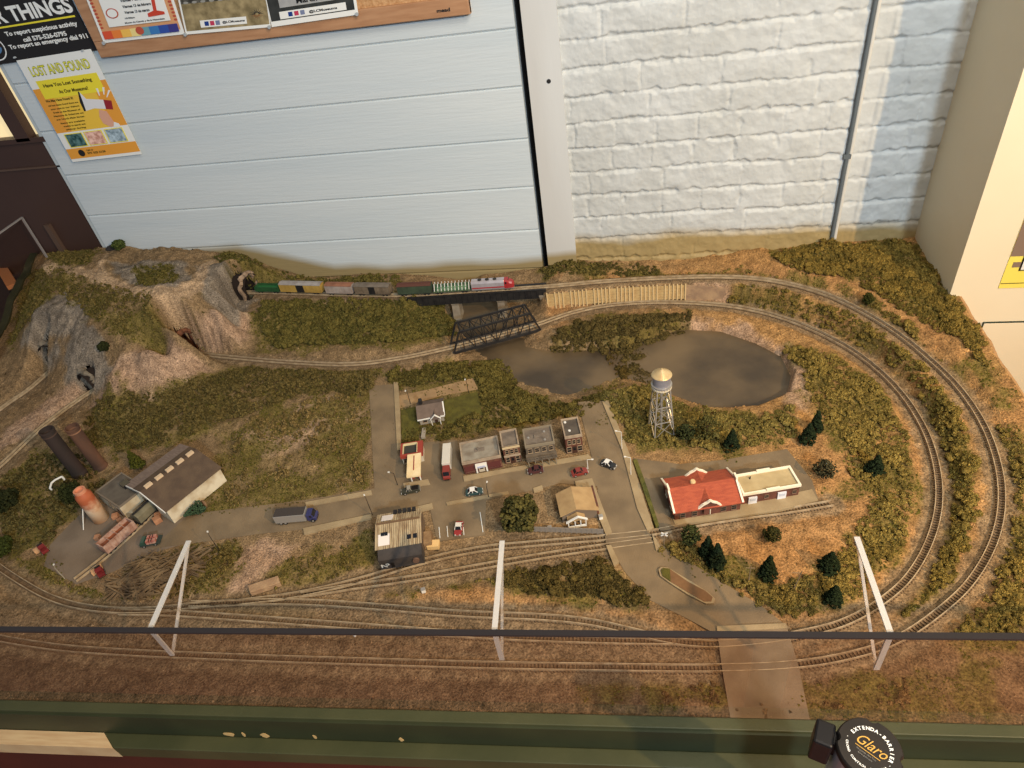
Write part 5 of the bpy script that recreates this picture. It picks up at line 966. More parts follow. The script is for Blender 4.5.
lamp(373, 516, 'dark street lamp beside the weathered warehouse', az=2.2); lamp(66, 580, 'pale street lamp at the edge of the factory yard', az=2.4, h=.04, m=M('lamp_grey', (170, 160, 140), .6)); lamp(220, 552, 'dark street lamp beside the west road', az=2.3); lamp(489, 498, 'dark street lamp left of the round tree', az=1.6, h=.035)
mb = MB(); p, q = Q(531, 531.5), Q(603, 534); n_ = 14
for i in range(n_+1): c = p+(q-p)*i/n_; mb.bar((*c, 0), (*c, .016), .0022)
for z in (.004, .009, .014): mb.bar((*p, z), (*q, z), .0012, .0045)
tag(mb.build('fence', M('fence_grey', (134, 124, 112), .8)), 'low grey fence behind the sidings in front of the corner house', 'fence')
o = MB().prism([tuple(Q(a, b, .008)) for a, b in [(248, 586), (278, 576), (280, 583), (250, 593)]], -.004, .010).build('stone_block', M('block_stone', (176, 146, 112), .9, (150, 120, 92), 40, .5, 200), bevel=.001); tag(o, 'flat tan stone block lying beside the left tracks', 'stone block')
o = MB().rbox((0, 0, .004), (.010, .034, .008), 0).build('concrete_slab', M('slab_grey', (150, 140, 124), .9), loc=(*Q(424, 434, .004), .003), rz=.15, bevel=.0006); tag(o, 'grey concrete slab lying in the hedge behind the petrol station', 'slab')
# signal box at crossing etc.
for px, py, l in [(601, 520, 'small white crossing cabinet on the corner sidewalk'), (424, 592, 'tiny white switch box beside the left sidings'), (550, 530, 'small white cabinet behind the fence')]:
    e = empty('trackside_cabinet', (*Q(px, py), .004 if px == 601 else 0), .3, l, 'cabinet'); MB().box(-.004, .004, -.003, .003, 0, .010).build('case', m_white, e, bevel=.0004); MB().box(-.0045, .0045, -.0035, .0035, .010, .0112).build('lid', m_silver, e)
# power poles near the right
for px, py, l in [(748, 585, 'bare pole left of the conifers near the right bracket'), (793, 590, 'bare leaning pole among the bushes near the right bracket'), (664, 545, 'crossing signal post at the side street crossing')]:
    e = empty('signal_post' if px == 664 else 'utility_pole', (*Q(px, py), 0), 0, l, 'post'); MB().cyl((0, 0, -.004), (0 if px != 793 else .008, 0, .06 if px != 664 else .04), .0012, .0008, n=6).build('pole', M('pole_wood', (130, 112, 88), .8), e)
    if px == 664: mb = MB(); mb.rbox((0, -.001, .036), (.016, .001, .003), 0, 0, .7); mb.rbox((0, -.001, .036), (.016, .001, .003), 0, 0, -.7); mb.build('crossbuck', m_white, e)
    else: MB().bar((-.008, 0, .054), (.008, 0, .054), .0012).build('crossarm', M('pole_wood', (0, 0, 0)), e)
# brush pile
mb = MB(); rr = random.Random(4); pp = wpoly([(112, 592), (132, 566), (158, 556), (188, 552), (214, 548), (206, 566), (180, 584), (150, 600), (120, 602)]); lo, hi = pp.min(0), pp.max(0)
while len(mb.f) < 6*330:
    x, y = rr.uniform(lo[0], hi[0]), rr.uniform(lo[1], hi[1])
    if sdf(np.array([x]), np.array([y]), pp)[0] > -.004: continue
    a_ = rr.choice((.5, -.3, .9, .2))+rr.gauss(0, .35); l_ = rr.uniform(.012, .034); z = rr.uniform(.001, .014); dz = rr.uniform(-.004, .004)
    mb.bar((x-math.cos(a_)*l_, y-math.sin(a_)*l_, z), (x+math.cos(a_)*l_, y+math.sin(a_)*l_, z+dz), rr.uniform(.0014, .0036))
tag(mb.build('brush_pile', M('twig_brown', (134, 112, 82), .9, (82, 66, 48), 40)), 'tangled pile of brown twigs and logs left of the left acrylic bracket', 'brush pile', kind='stuff')

# ================================================================== TREES
def tree_mesh(kind, h, r, seed):
    rg = np.random.default_rng(seed); n = 320 if kind != 'round' else 900
    if kind == 'conifer':
        t = rg.random(n)**.8; rr_ = r*(1-t)*(.35+.65*rg.random(n)**.4)+.001; z = h*.1+t*h*.9; s = .0030*(1.25-t*.6)
    elif kind == 'round':
        d = rg.normal(size=(n, 3)); d /= np.linalg.norm(d, axis=1)[:, None]; k = rg.random(n)**.35; lump = 1+.22*np.sin(d[:, 0]*5+seed)*np.cos(d[:, 1]*4); z = h*.56+d[:, 2]*k*h*.42*lump; rr_ = r*k*np.hypot(d[:, 0], d[:, 1])*lump; s = (.0042+.002*rg.random(n))*(.45+10*r); t = (z/h).clip(0, 1)
    else:  # airy
        t = rg.random(n); rr_ = r*np.sin(np.clip(t, .05, .97)*PI)**.6*rg.random(n)**.5; z = h*.2+t*h*.8; s = np.full(n, .0022)
    a_ = rg.random(n)*2*PI if kind != 'round' else np.arctan2(d[:, 1], d[:, 0]); P_ = np.stack([rr_*np.cos(a_), rr_*np.sin(a_), z], 1); return P_, np.broadcast_to(s, (n,)).copy(), t, rg
def tree(kind, px, py, h, r, label, c1, c2, tilt=None, cat='tree', name=None, zb=None):
    q = Q(px, py, zb or 0.0); z0 = hat(*q); nm = name or {'conifer': 'conifer_tree', 'round': 'broadleaf_tree', 'airy': 'sparse_tree'}[kind]
    e = empty(nm, (q[0], q[1], z0), 0, label, cat); P_, s, t, rg = tree_mesh(kind, h, r, px+py)
    u = rg.random((len(P_), 1)); col = C(*c1)*u+C(*c2)*(1-u); o = clumps('foliage', P_, s*(.8+.5*rg.random(len(P_))), LM, col, .7, .6); o.parent = e
    mb = MB().cyl((0, 0, -.004), (0, 0, h*.75), .0022, .0008, n=7)
    if kind != 'conifer':
        for i in range(7): a_ = i*2.4; zz = h*(.3+.07*i); mb.cyl((0, 0, zz), (math.cos(a_)*r*.6, math.sin(a_)*r*.6, zz+h*.2), .001, .0004, n=5)
    mb.build('trunk', m_trunk, e)
    if tilt: e.rotation_euler = tilt
    return e
dg = ((46, 56, 34), (34, 42, 28)); 
tree('conifer', 731, 449, .060, .018, 'dark conifer on the grassy bank behind the red station roof', *dg)
tree('conifer', 807, 443, .058, .019, 'dark conifer right of the river bank, front one of a close pair', *dg)
tree('conifer', 815, 431, .062, .014, 'slim dark conifer right of the river bank, rear one of a close pair', *dg)
tree('conifer', 874, 473, .052, .019, 'lone dark conifer near the inner right hand curve', *dg)
tree('conifer', 716, 566, .070, .018, 'tall dark conifer below the station, right one of a pair', *dg)
tree('conifer', 707, 556, .062, .016, 'dark conifer below the station, left one of a pair', *dg)
tree('airy', 690, 546, .060, .020, 'thin feathery tree just below the left end of the station', (84, 86, 46), (58, 62, 36))
tree('conifer', 767, 577, .066, .017, 'dark conifer standing alone on orange ground below the siding track', *dg)
tree('conifer', 828, 570, .054, .021, 'wide dark conifer close to the top of the right bracket', *dg)
tree('conifer', 832, 602, .052, .016, 'small dark conifer left of the right bracket, near the inner track', *dg)
tree('round', 522, 529, .095, .037, 'big round leafy tree beside the main street car park', (104, 96, 52), (60, 58, 32))
tree('airy', 706, 440, .072, .032, 'large see-through grey green tree right of the water tower', (104, 98, 54), (76, 74, 40))
tree('airy', 685, 440, .045, .022, 'low dark bushy tree between the water tower and the see-through tree', (76, 80, 46), (52, 58, 36))
tree('airy', 823, 478, .050, .024, 'grey feathery shrub right of the station annex', (92, 84, 58), (60, 58, 40))
tree('airy', 771, 541, .034, .018, 'small dark shrub on the orange ground right of the station front', (80, 74, 38), (54, 54, 30))
tree('conifer', 139, 467, .060, .018, 'shaggy olive conifer behind the factory annex', (92, 92, 36), (64, 66, 28))
tree('round', 10, 508, .050, .030, 'dark round bushy tree at the left edge above the factory yard', (58, 60, 34), (40, 44, 26))
tree('round', 76, 500, .052, .024, 'dark leafy tree between the black chimney and the orange tank', (64, 66, 34), (44, 48, 26))
tree('round', 4, 552, .044, .024, 'round green bush at the left edge below the yard corner', (70, 76, 34), (48, 54, 26))
tree('round', 107, 352, .03, .014, 'dark little bush on the mountain above the pale rock face', (60, 64, 36), (44, 48, 28), zb=.10)
tree('airy', 868, 300, .040, .014, 'small dark sapling on the orange strip outside the raised curve', (76, 76, 36), (54, 56, 28), zb=.068)
tree('round', 122, 252, .034, .020, 'green bush on the mountain top against the board wall', (96, 106, 56), (60, 70, 36), zb=.192)
# fallen conifer
q = Q(205, 508); e = empty('conifer_tree', (q[0], q[1], .012), 0, 'toppled blue green conifer with round base in front of the factory', 'tree'); P_, s, t, rg = tree_mesh('conifer', .05, .017, 77)
o = clumps('foliage', P_, s, LM, C(70, 92, 68)*np.ones((len(P_), 1)), .7, .4); o.parent = e; MB().lathe([(.011, -.004), (.011, 0), (.009, .001)], 18).build('base_disc', M('disc_brown', (120, 92, 66), .8), e); MB().cyl((0, 0, 0), (0, 0, .03), .0015, n=6).build('trunk', m_trunk, e)
e.rotation_euler = (math.radians(35), math.radians(-75), .5)
# log and rocks on mountain
e = empty('log_cabin_wreck', (*Q(114, 252, .19), hat(*Q(114, 252, .19))), .2, 'small dark boulder beside the green bush on the mountain top', 'boulder'); e.name = 'boulder'
v = I2V*(1+(RNG.random((len(I2V), 1))-.5)*.3); mb = MB(); mb.add(v*np.array([.022, .014, .012]), [tuple(f) for f in I2F]); mb.build('rock', M('boulder_dark', (58, 54, 52), .9, (40, 38, 36), 60), e)

# ================================================================== ROOM
BZ = [-.12, .041, .179, .322, .468, .613, .759, .902, 1.05]
bw = M('board_paint', (204, 212, 214), .55, (196, 206, 210), 3, .25, 40, stretch=(.3, 1, 4))
def backdrop(m, z0, z1, col, soft_=.02, seed=3.0):
    """the ochre band really painted on the foot of the wall"""
    nt = m.node_tree; N = nt.nodes; L = nt.links; b = N['Principled BSDF']; src = b.inputs['Base Color'].links[0].from_socket
    tc = N.new('ShaderNodeTexCoord'); sp = N.new('ShaderNodeSeparateXYZ'); L.new(tc.outputs['Object'], sp.inputs[0])
    n = N.new('ShaderNodeTexNoise'); n.inputs['Scale'].default_value = seed; L.new(tc.outputs['Object'], n.inputs[0])
    ad = N.new('ShaderNodeMath'); ad.operation = 'MULTIPLY_ADD'; ad.inputs[1].default_value = .06; L.new(n.outputs['Fac'], ad.inputs[0]); L.new(sp.outputs['Z'], ad.inputs[2])
    # rises towards the mountain end
    mx_ = N.new('ShaderNodeMapRange'); mx_.inputs[1].default_value = -1.05; mx_.inputs[2].default_value = -1.38; mx_.inputs[3].default_value = 0; mx_.inputs[4].default_value = -.10; L.new(sp.outputs['X'], mx_.inputs[0])
    ad2 = N.new('ShaderNodeMath'); ad2.operation = 'ADD'; L.new(ad.outputs[0], ad2.inputs[0]); L.new(mx_.outputs[0], ad2.inputs[1])
    mr = N.new('ShaderNodeMapRange'); mr.inputs[1].default_value = z0+.03; mr.inputs[2].default_value = z1+.03; mr.inputs[3].default_value = 1; mr.inputs[4].default_value = 0; L.new(ad2.outputs[0], mr.inputs[0])
    mx = N.new('ShaderNodeMixRGB'); L.new(mr.outputs[0], mx.inputs[0]); L.new(src, mx.inputs[1]); mx.inputs[2].default_value = (*lin(col), 1); L.new(mx.outputs[0], b.inputs['Base Color'])
backdrop(bw, .062, .095, (150, 134, 96))
mb = MB(); xl, xr = -1.895, -.324
for i in range(len(BZ)-1):
    z0, z1 = BZ[i], BZ[i+1]; mb.yz([(WALL+.03, z0), (WALL+.004, z0), (WALL, z0+.005), (WALL, z1-.004), (WALL+.006, z1), (WALL+.03, z1)], xl, xr)
wl = mb.build('wall_left', bw); tag(wl, kind='structure')
tag(MB().box(xl, -.2, WALL+.03, WALL+.06, -.9, 1.9).build('wall_back', M('backing_dark', (26, 24, 24), .9)), kind='structure')
tag(MB().box(-.303, -.210, WALL-.012, WALL+.03, -.1, 1.9).build('trim_1', bwt := M('trim_paint', (206, 208, 206), .6, (192, 190, 184), 4, .2, 30, stretch=(1, 1, .2))), kind='structure')
backdrop(bwt, .085, .11, (156, 138, 98))
for p in [(480+275/4, 325/4)]:
    q = onwall(*p, WALL-.012); tag(MB().cyl((q[0], q[1]-.001, q[2]), (q[0], q[1]+.003, q[2]), .006, n=12).build('knot_hole', m_dark), 'dark knot hole in the white trim board between the two walls', 'knot hole')
# brick wall : real relief
bx0, bx1, bz0, bz1 = -.212, .800, -.05, 1.25; st = .0032
nx, nz = int((bx1-bx0)/st), int((bz1-bz0)/st); BX, BZg = np.meshgrid(np.linspace(bx0, bx1, nx), np.linspace(bz0, bz1, nz))
zz = BZg+(fbm(BX, BZg, .25, 70, 3)-.5)*.014; ch = .0715; row = np.floor(zz/ch); fz = zz/ch-row
rs = np.random.default_rng(9); offr = rs.random(64); hdr = rs.random(64) < .22; blen = np.where(hdr[(row.astype(int)) % 64], .112, .215)
xx = BX+offr[row.astype(int) % 64]*.215+(fbm(BX, BZg, .1, 71, 2)-.5)*.012; fx = xx/blen-np.floor(xx/blen)
ez = np.minimum(fz, 1-fz)*ch; ex = np.minimum(fx, 1-fx)*blen; jit = (fbm(BX, BZg, .022, 72, 5)-.5)*.022
dep = np.minimum(sst(.001, .007, ez+jit), .45+.55*sst(-.001, .005, ex+jit)); bid = rs.random((97, 97))[(row.astype(int)) % 97, np.floor(xx/blen).astype(int) % 97]
dep = dep*.0058+(bid-.5)*.003+(fbm(BX, BZg, .03, 73, 5)-.5)*.007
strip = sst(.004, -.004, np.abs(BX-.578)-.026)    # lit strip of wall right of the conduit, shaped as smoother relief
dep = dep*(1-.5*strip)
BV = np.stack([BX, WALL-dep, BZg], -1).reshape(-1, 3); bi = np.arange(nx*nz).reshape(nz, nx); BF = np.stack([bi[:-1, :-1], bi[:-1, 1:], bi[1:, 1:], bi[1:, :-1]], -1).reshape(-1, 4)
bk = M('brick_paint', (198, 202, 201), .6, (188, 191, 188), 6, .35, 90); backdrop(bk, .125, .165, (160, 140, 96), seed=5.0)
o = npmesh('wall_back', BV, BF, bk, True); tag(o, kind='structure')
# conduit
e = empty('conduit', (.5505, WALL-.012, 0), 0, 'dark vertical conduit pipe running down the white brick wall', 'conduit pipe'); p0, p1 = onwall(872, 0), onwall(828, 243)
MB().cyl((0, 0, .05), (0, 0, 1.2), .0055, n=14).build('pipe', M('conduit_grey', (96, 104, 108), .5), e); MB().cyl((.009, .004, .05), (.009, .004, 1.2), .005, n=12).build('caulk_bead', M('caulk', (206, 204, 196), .6), e)
mb = MB(); [mb.box(-.009, .009, -.006, .010, z, z+.012) for z in (.35, .95)]; mb.build('clamps', M('conduit_grey', (0, 0, 0)), e)
# right column
cm_ = M('column_paint', (236, 222, 190), .6, (230, 214, 180), 2, .08, 60)
tag(MB().box(.779, 1.9, 1.625, WALL+.1, -.9, 2.0).build('wall_right', cm_), kind='structure')
# access panel outline on the column face
def onplane(px, py, y): return onwall(px, py, y)
ap = [onplane(*p, 1.625) for p in [(978, 338), (983.5, 322.5), (1024, 320)]]
e = empty('access_panel', (ap[1][0], 1.625, ap[1][2]), 0, 'cream access panel with thin dark outline low on the right pillar', 'access panel'); w_ = .30; h_ = .42
MB().box(0, w_, -.004, .0, -h_, 0).build('panel', cm_, e, bevel=.002); mb = MB(); mb.box(-.0018, 0, -.0045, 0, -h_, 0); mb.box(-.0018, w_, -.0045, 0, 0, .0022); mb.build('dark_gap', M('gap_dark', (50, 60, 48), .7), e)
# yellow notice on the pillar
n0 = onplane(998, 288, 1.625); n1_ = onplane(1024, 220, 1.625); w_ = .16; hh = n1_[2]-n0[2]; e = empty('yellow_notice', (n0[0], 1.625, n0[2]), 0, 'yellow notice with brown picture area on the right pillar', 'notice')
MB().box(0, w_, -.002, 0, 0, .20).build('paper', M('notice_yellow', (238, 218, 96), .6), e)
def rz_(py, px=1010): return onplane(px, py, 1.625)[2]-n0[2]
zz1 = rz_(276); MB().box(0.001, w_, -.0026, -.002, rz_(283)-.0005, rz_(283)+.0012).build('rule', m_dark, e)
MB().box(0, w_, -.0027, -.002, rz_(256), .20).build('picture', M('notice_brown', (132, 110, 92), .7), e)
MB().box(.012, w_, -.0029, -.002, rz_(267), rz_(262)).build('picture_band', M('notice_brown', (0, 0, 0)), e)
q = onplane(1018, 270, 1.625); MB().box(q[0]-n0[0], q[0]-n0[0]+.06, -.0042, -.0027, q[2]-n0[2], q[2]-n0[2]+.05).build('symbol_card', m_black, e); MB().box(q[0]-n0[0]+.003, q[0]-n0[0]+.057, -.0048, -.0042, q[2]-n0[2]+.003, q[2]-n0[2]+.047).build('symbol_face', m_white, e)
# door on the left
db = M('door_brown_paint', (72, 52, 44), .45, (64, 46, 40), 3, .05, 20)
dr = [MB().box(-3.4, -1.897, WALL+.01, WALL+.05, -.9, .60).build('door_1', db)]; tag(dr[0], kind='structure'); e = dr[0]
q0 = onwall(24, 137, WALL+.01); q1 = onwall(0, 95, WALL+.01); qs = onwall(37, 131, WALL+.01)
zb = .60; MB().box(-3.4, -1.90, WALL+.035, WALL+.04, zb-.02, 1.6).build('window_pane', M('bright_window', (238, 212, 160), .6, emis=.75), e)
xm = onwall(28, 135, WALL+.01)[0]; xm2 = onwall(21, 139, WALL+.01)[0]
MB().box(min(xm, xm2)-.012, max(xm, xm2)+.006, WALL+.0, WALL+.045, zb-.01, 1.6).build('mullion', db, e); MB().box(-1.912, -1.896, WALL+.004, WALL+.05, -.1, 1.6).build('stile', M('stile_pale', (188, 196, 196), .6), e)
MB().box(-3.4, -1.897, WALL, WALL+.012, zb-.016, zb).build('sill_rail', db, e); MB().box(-3.4, -1.897, WALL+.004, WALL+.012, .498, .504).build('panel_bead', M('door_line', (92, 72, 60), .5), e)
q = onwall(58, 240, WALL+.0); MB().box(q[0]-.02, q[0]+.0, WALL-.004, WALL+.012, -.2, q[2]+.06).build('panel_moulding', M('door_line', (0, 0, 0)), e)
# ================================================================== POSTERS
def poster(name, label, TL, TR_, BR_, BL, y, m, cat, th=.0015):
    o = onwall(*BL, y); u = onwall(*BR_, y)-o; v = onwall(*TL, y)-o; e = empty(name, tuple(o), 0, label, cat); nrm = np.array([0, -1., 0]); z = np.zeros(3)
    mb = MB(); vs = [z, u, u+v, v]; mb.add([p for p in vs]+[p+nrm*th for p in vs], [(0, 1, 2, 3), (7, 6, 5, 4), (0, 4, 5, 1), (1, 5, 6, 2), (2, 6, 7, 3), (3, 7, 4, 0)]); mb.build('sheet', m, e)
    lift = [th]
    def rect(nm, x0, y0, x1, y1, m):
        lift[0] += .00012; q = nrm*lift[0]; return MB().add([u*x0+v*y0+q, u*x1+v*y0+q, u*x1+v*y1+q, u*x0+v*y1+q], [(0, 1, 2, 3)]).build(nm, m, e)
    def poly(nm, pts, m):
        lift[0] += .00012; q = nrm*lift[0]; return MB().add([u*a+v*b+q for a, b in pts], [tuple(range(len(pts)))]).build(nm, m, e)
    U_, Vv = np.linalg.norm(u), np.linalg.norm(v); uh, vh = u/U_, v/Vv
    def text(nm, items, m, bold=True):
        mb = MB()
        for s, x, yy, h, wd, al in items: put_text(mb, s, z, uh, vh, nrm, x*U_, yy*Vv, h*Vv, None if wd is None else wd*U_, al, lift[0]+.0006+(0 if bold else .0003), bold)
        return mb.build(nm, m, e)
    return e, rect, poly, text
yw = WALL
cw = M('print_white', (236, 236, 230), .6); ck = M('print_black', (36, 34, 34), .6); cy = M('print_yellow', (240, 222, 60), .6); co = M('print_orange', (232, 160, 62), .6); cgd = M('print_gold', (240, 196, 70), .6)
# black sign, extends out of frame: TL guess above
e, rect, poly, text = poster('security_sign', 'black sign with white warning text hanging above the yellow poster', (-190, -60), (52, -104), (97.5, 50), (-95, 78), yw-.006, ck, 'sign', .003)
# rows measured in pixels → local coordinates
def local(px, py, o, u, v, y):
    p = onwall(px, py, y)-o; A_ = np.array([[u@u, u@v], [u@v, v@v]]); return np.linalg.solve(A_, np.array([p@u, p@v]))
so = onwall(-95, 78, yw-.006); su = onwall(97.5, 50, yw-.006)-so; sv = onwall(-190, -60, yw-.006)-so
Lc_ = lambda x, y: local(x, y, so, su, sv, yw-.006)
a0, a1 = Lc_(0, 25.5), Lc_(80, 15); rect('yellow_rule', .02, a1[1]-.006, .98, a1[1]+.006, cy)
t0, t1, th_ = Lc_(14, 20), Lc_(75, 11), Lc_(62, -6)
hcap = Lc_(70, -4)[1]-t1[1]
text('heading', [('IF YOU SEE SOMETHING', .98, t1[1]+hcap*1.75, hcap*.9, .93, 'R')], cy)
text('heading_line', [('OR THINGS', Lc_(75, 11)[0], t1[1], hcap, Lc_(75, 11)[0]-Lc_(-16, 24)[0], 'R')], cw)
b1 = Lc_(7, 36); b1r = Lc_(80, 27); b2 = Lc_(25, 41.5); b2r = Lc_(69, 36.5); b3 = Lc_(11, 49); b3r = Lc_(90, 39)
text('instructions', [('To report suspicious activity', b1[0], b1[1], .030, b1r[0]-b1[0], 'L'), ('call 575-526-0795', b2[0], b2[1], .030, b2r[0]-b2[0], 'L'), ('To report an emergency dial 911', b3[0], b3[1], .030, b3r[0]-b3[0], 'L')], cw)
cc_ = Lc_(-6, 48); Un = np.linalg.norm(su)/np.linalg.norm(sv)
for rr_, mm in ((.105, cw), (.095, ck)): poly('emblem_ring', [(cc_[0]+rr_*math.cos(t)*.55, cc_[1]+rr_*math.sin(t)*.9) for t in np.linspace(0, 2*PI, 32)[:-1]], mm)
poly('emblem', [(cc_[0]+.04*math.cos(t), cc_[1]+.05*math.sin(t)) for t in np.linspace(PI, 2*PI, 16)], M('print_blue', (90, 130, 170), .6)); poly('emblem_top', [(cc_[0]+.04*math.cos(t), cc_[1]+.006+.03*math.sin(t)) for t in np.linspace(0, PI, 16)], M('print_red', (200, 70, 50), .6))
# lost and found
e, rect, poly, text = poster('lost_and_found_poster', 'yellow and orange lost and found poster with a megaphone', (16.5, 60.5), (83, 51), (142, 154), (73, 162), yw-.0105, cw, 'poster', .001)
po, pu, pv = onwall(73, 162, yw-.0105), None, None; pu = onwall(142, 154, yw-.0105)-po; pv = onwall(16.5, 60.5, yw-.0105)-po
PL = lambda x, y: tuple(local(10+x/6.143, 45+y/6.143, po, pu, pv, yw-.0105))     # from the 6.14x crop
rect('orange_field', .0, .30, 1.0, .73, co); rect('gold_field', .22, .30, .80, .66, cgd); rect('orange_band', .0, .03, 1.0, .135, co)
rect('yellow_banner', .10, .63, .93, .80, cy)
text('title', [('LOST AND FOUND', .5, .845, .085, .80, 'C')], M('print_olive', (120, 120, 30), .6)); 
text('title_face', [('LOST AND FOUND', .5, .847, .083, .795, 'C')], M('print_lemon', (236, 232, 70), .6), False) 
text('subtitle', [('Have You Lost Something', .5, .735, .030, .66, 'C'), ('At Our Museums?', .53, .665, .030, .40, 'C')], M('print_brown', (84, 74, 22), .6))
text('body_text', [('We May Have Found It!', .09, .60, .022, .38, 'L')]+[(s, .30, .56-.034*i, .014, .42-.02*(i % 3), 'C') for i, s in enumerate(['All lost items found there are', 'now sent to our Visitors', 'Desk at the Museum of', 'Nature & Science on', 'our North Main Street.'])]+[(s, .30, .385-.032*i, .014, .34-.03*i, 'C') for i, s in enumerate(['Items are available', 'weekly to search and', 'pickup during'])], M('print_brown', (0, 0, 0)))
mb_ = M('megaphone_white', (228, 226, 226), .5); poly('megaphone_horn', [PL(424, 285), PL(470, 330), PL(575, 335), PL(592, 392), PL(520, 388), PL(465, 405)], mb_); poly('megaphone_bell', [PL(418, 285), PL(427, 286), PL(447, 340), PL(470, 404), PL(458, 406), PL(432, 352)], ck); poly('megaphone_tip', [PL(575, 335), PL(625, 340), PL(636, 395), PL(592, 392)], M('print_crimson', (150, 40, 48), .6))
poly('hand', [PL(548, 395), PL(595, 405), PL(640, 470), PL(655, 490), PL(625, 503), PL(575, 480), PL(552, 440)], M('print_skin', (222, 168, 140), .6)); poly('cuff', [PL(640, 470), PL(670, 480), PL(685, 500), PL(640, 503)], cw)
for a_, b_, c_ in ((535, 265, 553), (575, 258, 580), (612, 275, 598)): poly('sound_mark', [PL(a_-6, b_), PL(a_+8, b_), PL(c_+3, b_+45), PL(c_-3, b_+45)], cw)
for k, (x0, cc2) in enumerate(((.10, (28, 64, 62)), (.38, (196, 140, 120)), (.67, (120, 140, 150)))):
    rect('photo_border', x0-.012, .145, x0+.245, .285, cy); rect('photo', x0, .152, x0+.232, .278, M('photo_%s' % 'abc'[k], cc2, .6, tuple(min(255, c+70) for c in cc2), 90))
poly('phone_icon', [(.20+.045*math.cos(t), .083+.035*math.sin(t)) for t in np.linspace(0, 2*PI, 16)[:-1]], ck); text('phone_number', [('Call us', .28, .098, .014, .10, 'L'), ('575 522 3120', .28, .066, .018, .26, 'L')], M('print_brown', (0, 0, 0)))
for px, py in ((15, 58), (83, 51)): q = onwall(px, py, yw-.012); tag(MB().lathe([(.005, 0), (.005, .002), (.003, .004)], 12).build('poster_clip', M('clip_clear', (170, 176, 178), .2), loc=tuple(q)), '%s clear corner clip of the yellow poster' % ('left' if px < 50 else 'right'), 'clip')
# cork board
_a, _b = onwall(101, 58, WALL-.024), onwall(470, 14, WALL-.024); cbz = _a[2]; cx0, cx1 = _a[0], _b[0]; e = empty('cork_board', (cx0, WALL-.001, cbz), 0, 'long cork notice board with light wood frame at the top of the board wall', 'notice board')
wf = M('board_frame_wood', (184, 140, 104), .5, (166, 122, 88), 10, stretch=(1, 8, 8)); W_ = cx1-cx0
MB().box(0, W_, -.014, 0, 0, .6).build('cork', M('cork', (206, 164, 118), .9, (176, 130, 86), 160, .3, 300), e); mb = MB(); mb.box(0, W_, -.024, 0, 0, .042); mb.box(0, .040, -.024, 0, .042, .6); mb.box(W_-.034, W_, -.024, 0, .042, .6); mb.build('frame', wf, e, bevel=.002)
mb = MB(); q = onwall(437, 12.5, WALL-.025); put_text(mb, 'mead', np.array([q[0]-cx0, -.0245, q[2]-cbz]), np.array([1., 0, 0]), np.array([0, 0, 1.]), np.array([0, -1., 0]), 0, 0, .008, .036); mb.build('frame_lettering', ck, e)
ys = WALL-.028
e, rect, poly, text = poster('event_flyer', 'white event flyer with rainbow strip and red border, leftmost on the cork board', (62, -62), (162, -74), (185, 34), (104, 43), ys, cw, 'flyer', .001)
tanp = M('print_tan', (214, 158, 112), .6); rect('border', .03, .05, .97, 1, tanp); 
for i in range(14):
    for s in (.05, .95): poly('scallop', [(s+.022*math.cos(t), .15+.035*i+.012*math.sin(t)) for t in np.linspace(0, 2*PI, 10)[:-1]], M('print_rust', (186, 84, 62), .6))
rect('page', .15, .15, .90, 1, cw)
rb = [(216, 84, 54), (232, 130, 60), (240, 190, 90), (236, 214, 140), (110, 160, 170), (60, 120, 180), (50, 80, 160), (60, 60, 130)]
for i, c_ in enumerate(rb): rect('rainbow_strip', .04+.115*i, .035, .04+.115*(i+1), .115, M('print_rb%s' % 'abcdefgh'[i], c_, .6))
text('dates', [('Viernes 7 de febrero', .40, .375, .024, .34, 'L'), ('Viernes 13 de febrero', .40, .318, .024, .34, 'L'), ('Viernes 13 de marzo', .40, .262, .024, .30, 'L'), ('10:30am', .38, .212, .014, .12, 'L'), ('Museo de Ciencia y de la Naturaleza', .36, .168, .014, .48, 'L')], ck)
poly('round_seal', [(.25+.075*math.cos(t), .28+.05*math.sin(t)) for t in np.linspace(0, 2*PI, 20)[:-1]], M('print_rust', (0, 0, 0))); poly('round_seal_face', [(.25+.06*math.cos(t), .28+.04*math.sin(t)) for t in np.linspace(0, 2*PI, 20)[:-1]], cw)
poly('drawing', [(.66, .205), (.86, .215), (.86, .24), (.78, .26), (.80, .38), (.76, .38), (.74, .26), (.66, .24)], M('print_red', (0, 0, 0))); poly('badge', [(.5+.05*math.cos(t), .085+.04*math.sin(t)) for t in np.linspace(0, 2*PI, 14)[:-1]], M('print_rust', (0, 0, 0)))
e, rect, poly, text = poster('museum_flyer', 'flyer with sandy train yard photo, middle one on the cork board', (162, -74), (255, -88), (271, 27), (186, 34.5), ys-.001, cw, 'flyer', .001)
rect('photo', .02, .03, .99, 1, M('photo_sand', (168, 150, 110), .7, (120, 106, 74), 40)); rect('photo_dark_band', .02, .295, .99, 1, M('photo_dark', (52, 50, 44), .7, (110, 106, 96), 60))
for i in range(9): poly('train_wheel', [(.08+.1*i+.03*math.cos(t), .305+.012*math.sin(t)) for t in np.linspace(0, 2*PI, 12)[:-1]], M('photo_grey', (150, 148, 140), .7))
rect('caption_bar', .20, .055, .74, .125, cw); text('caption', [('@LCMuseums', .46, .08, .020, .26, 'L')], ck)
for i, c_ in enumerate(((30, 60, 130), (190, 60, 90), (120, 130, 160))): rect('social_icon', .25+.065*i, .068, .30+.065*i, .112, M('icon_%s' % 'abc'[i], c_, .5))
mb = []
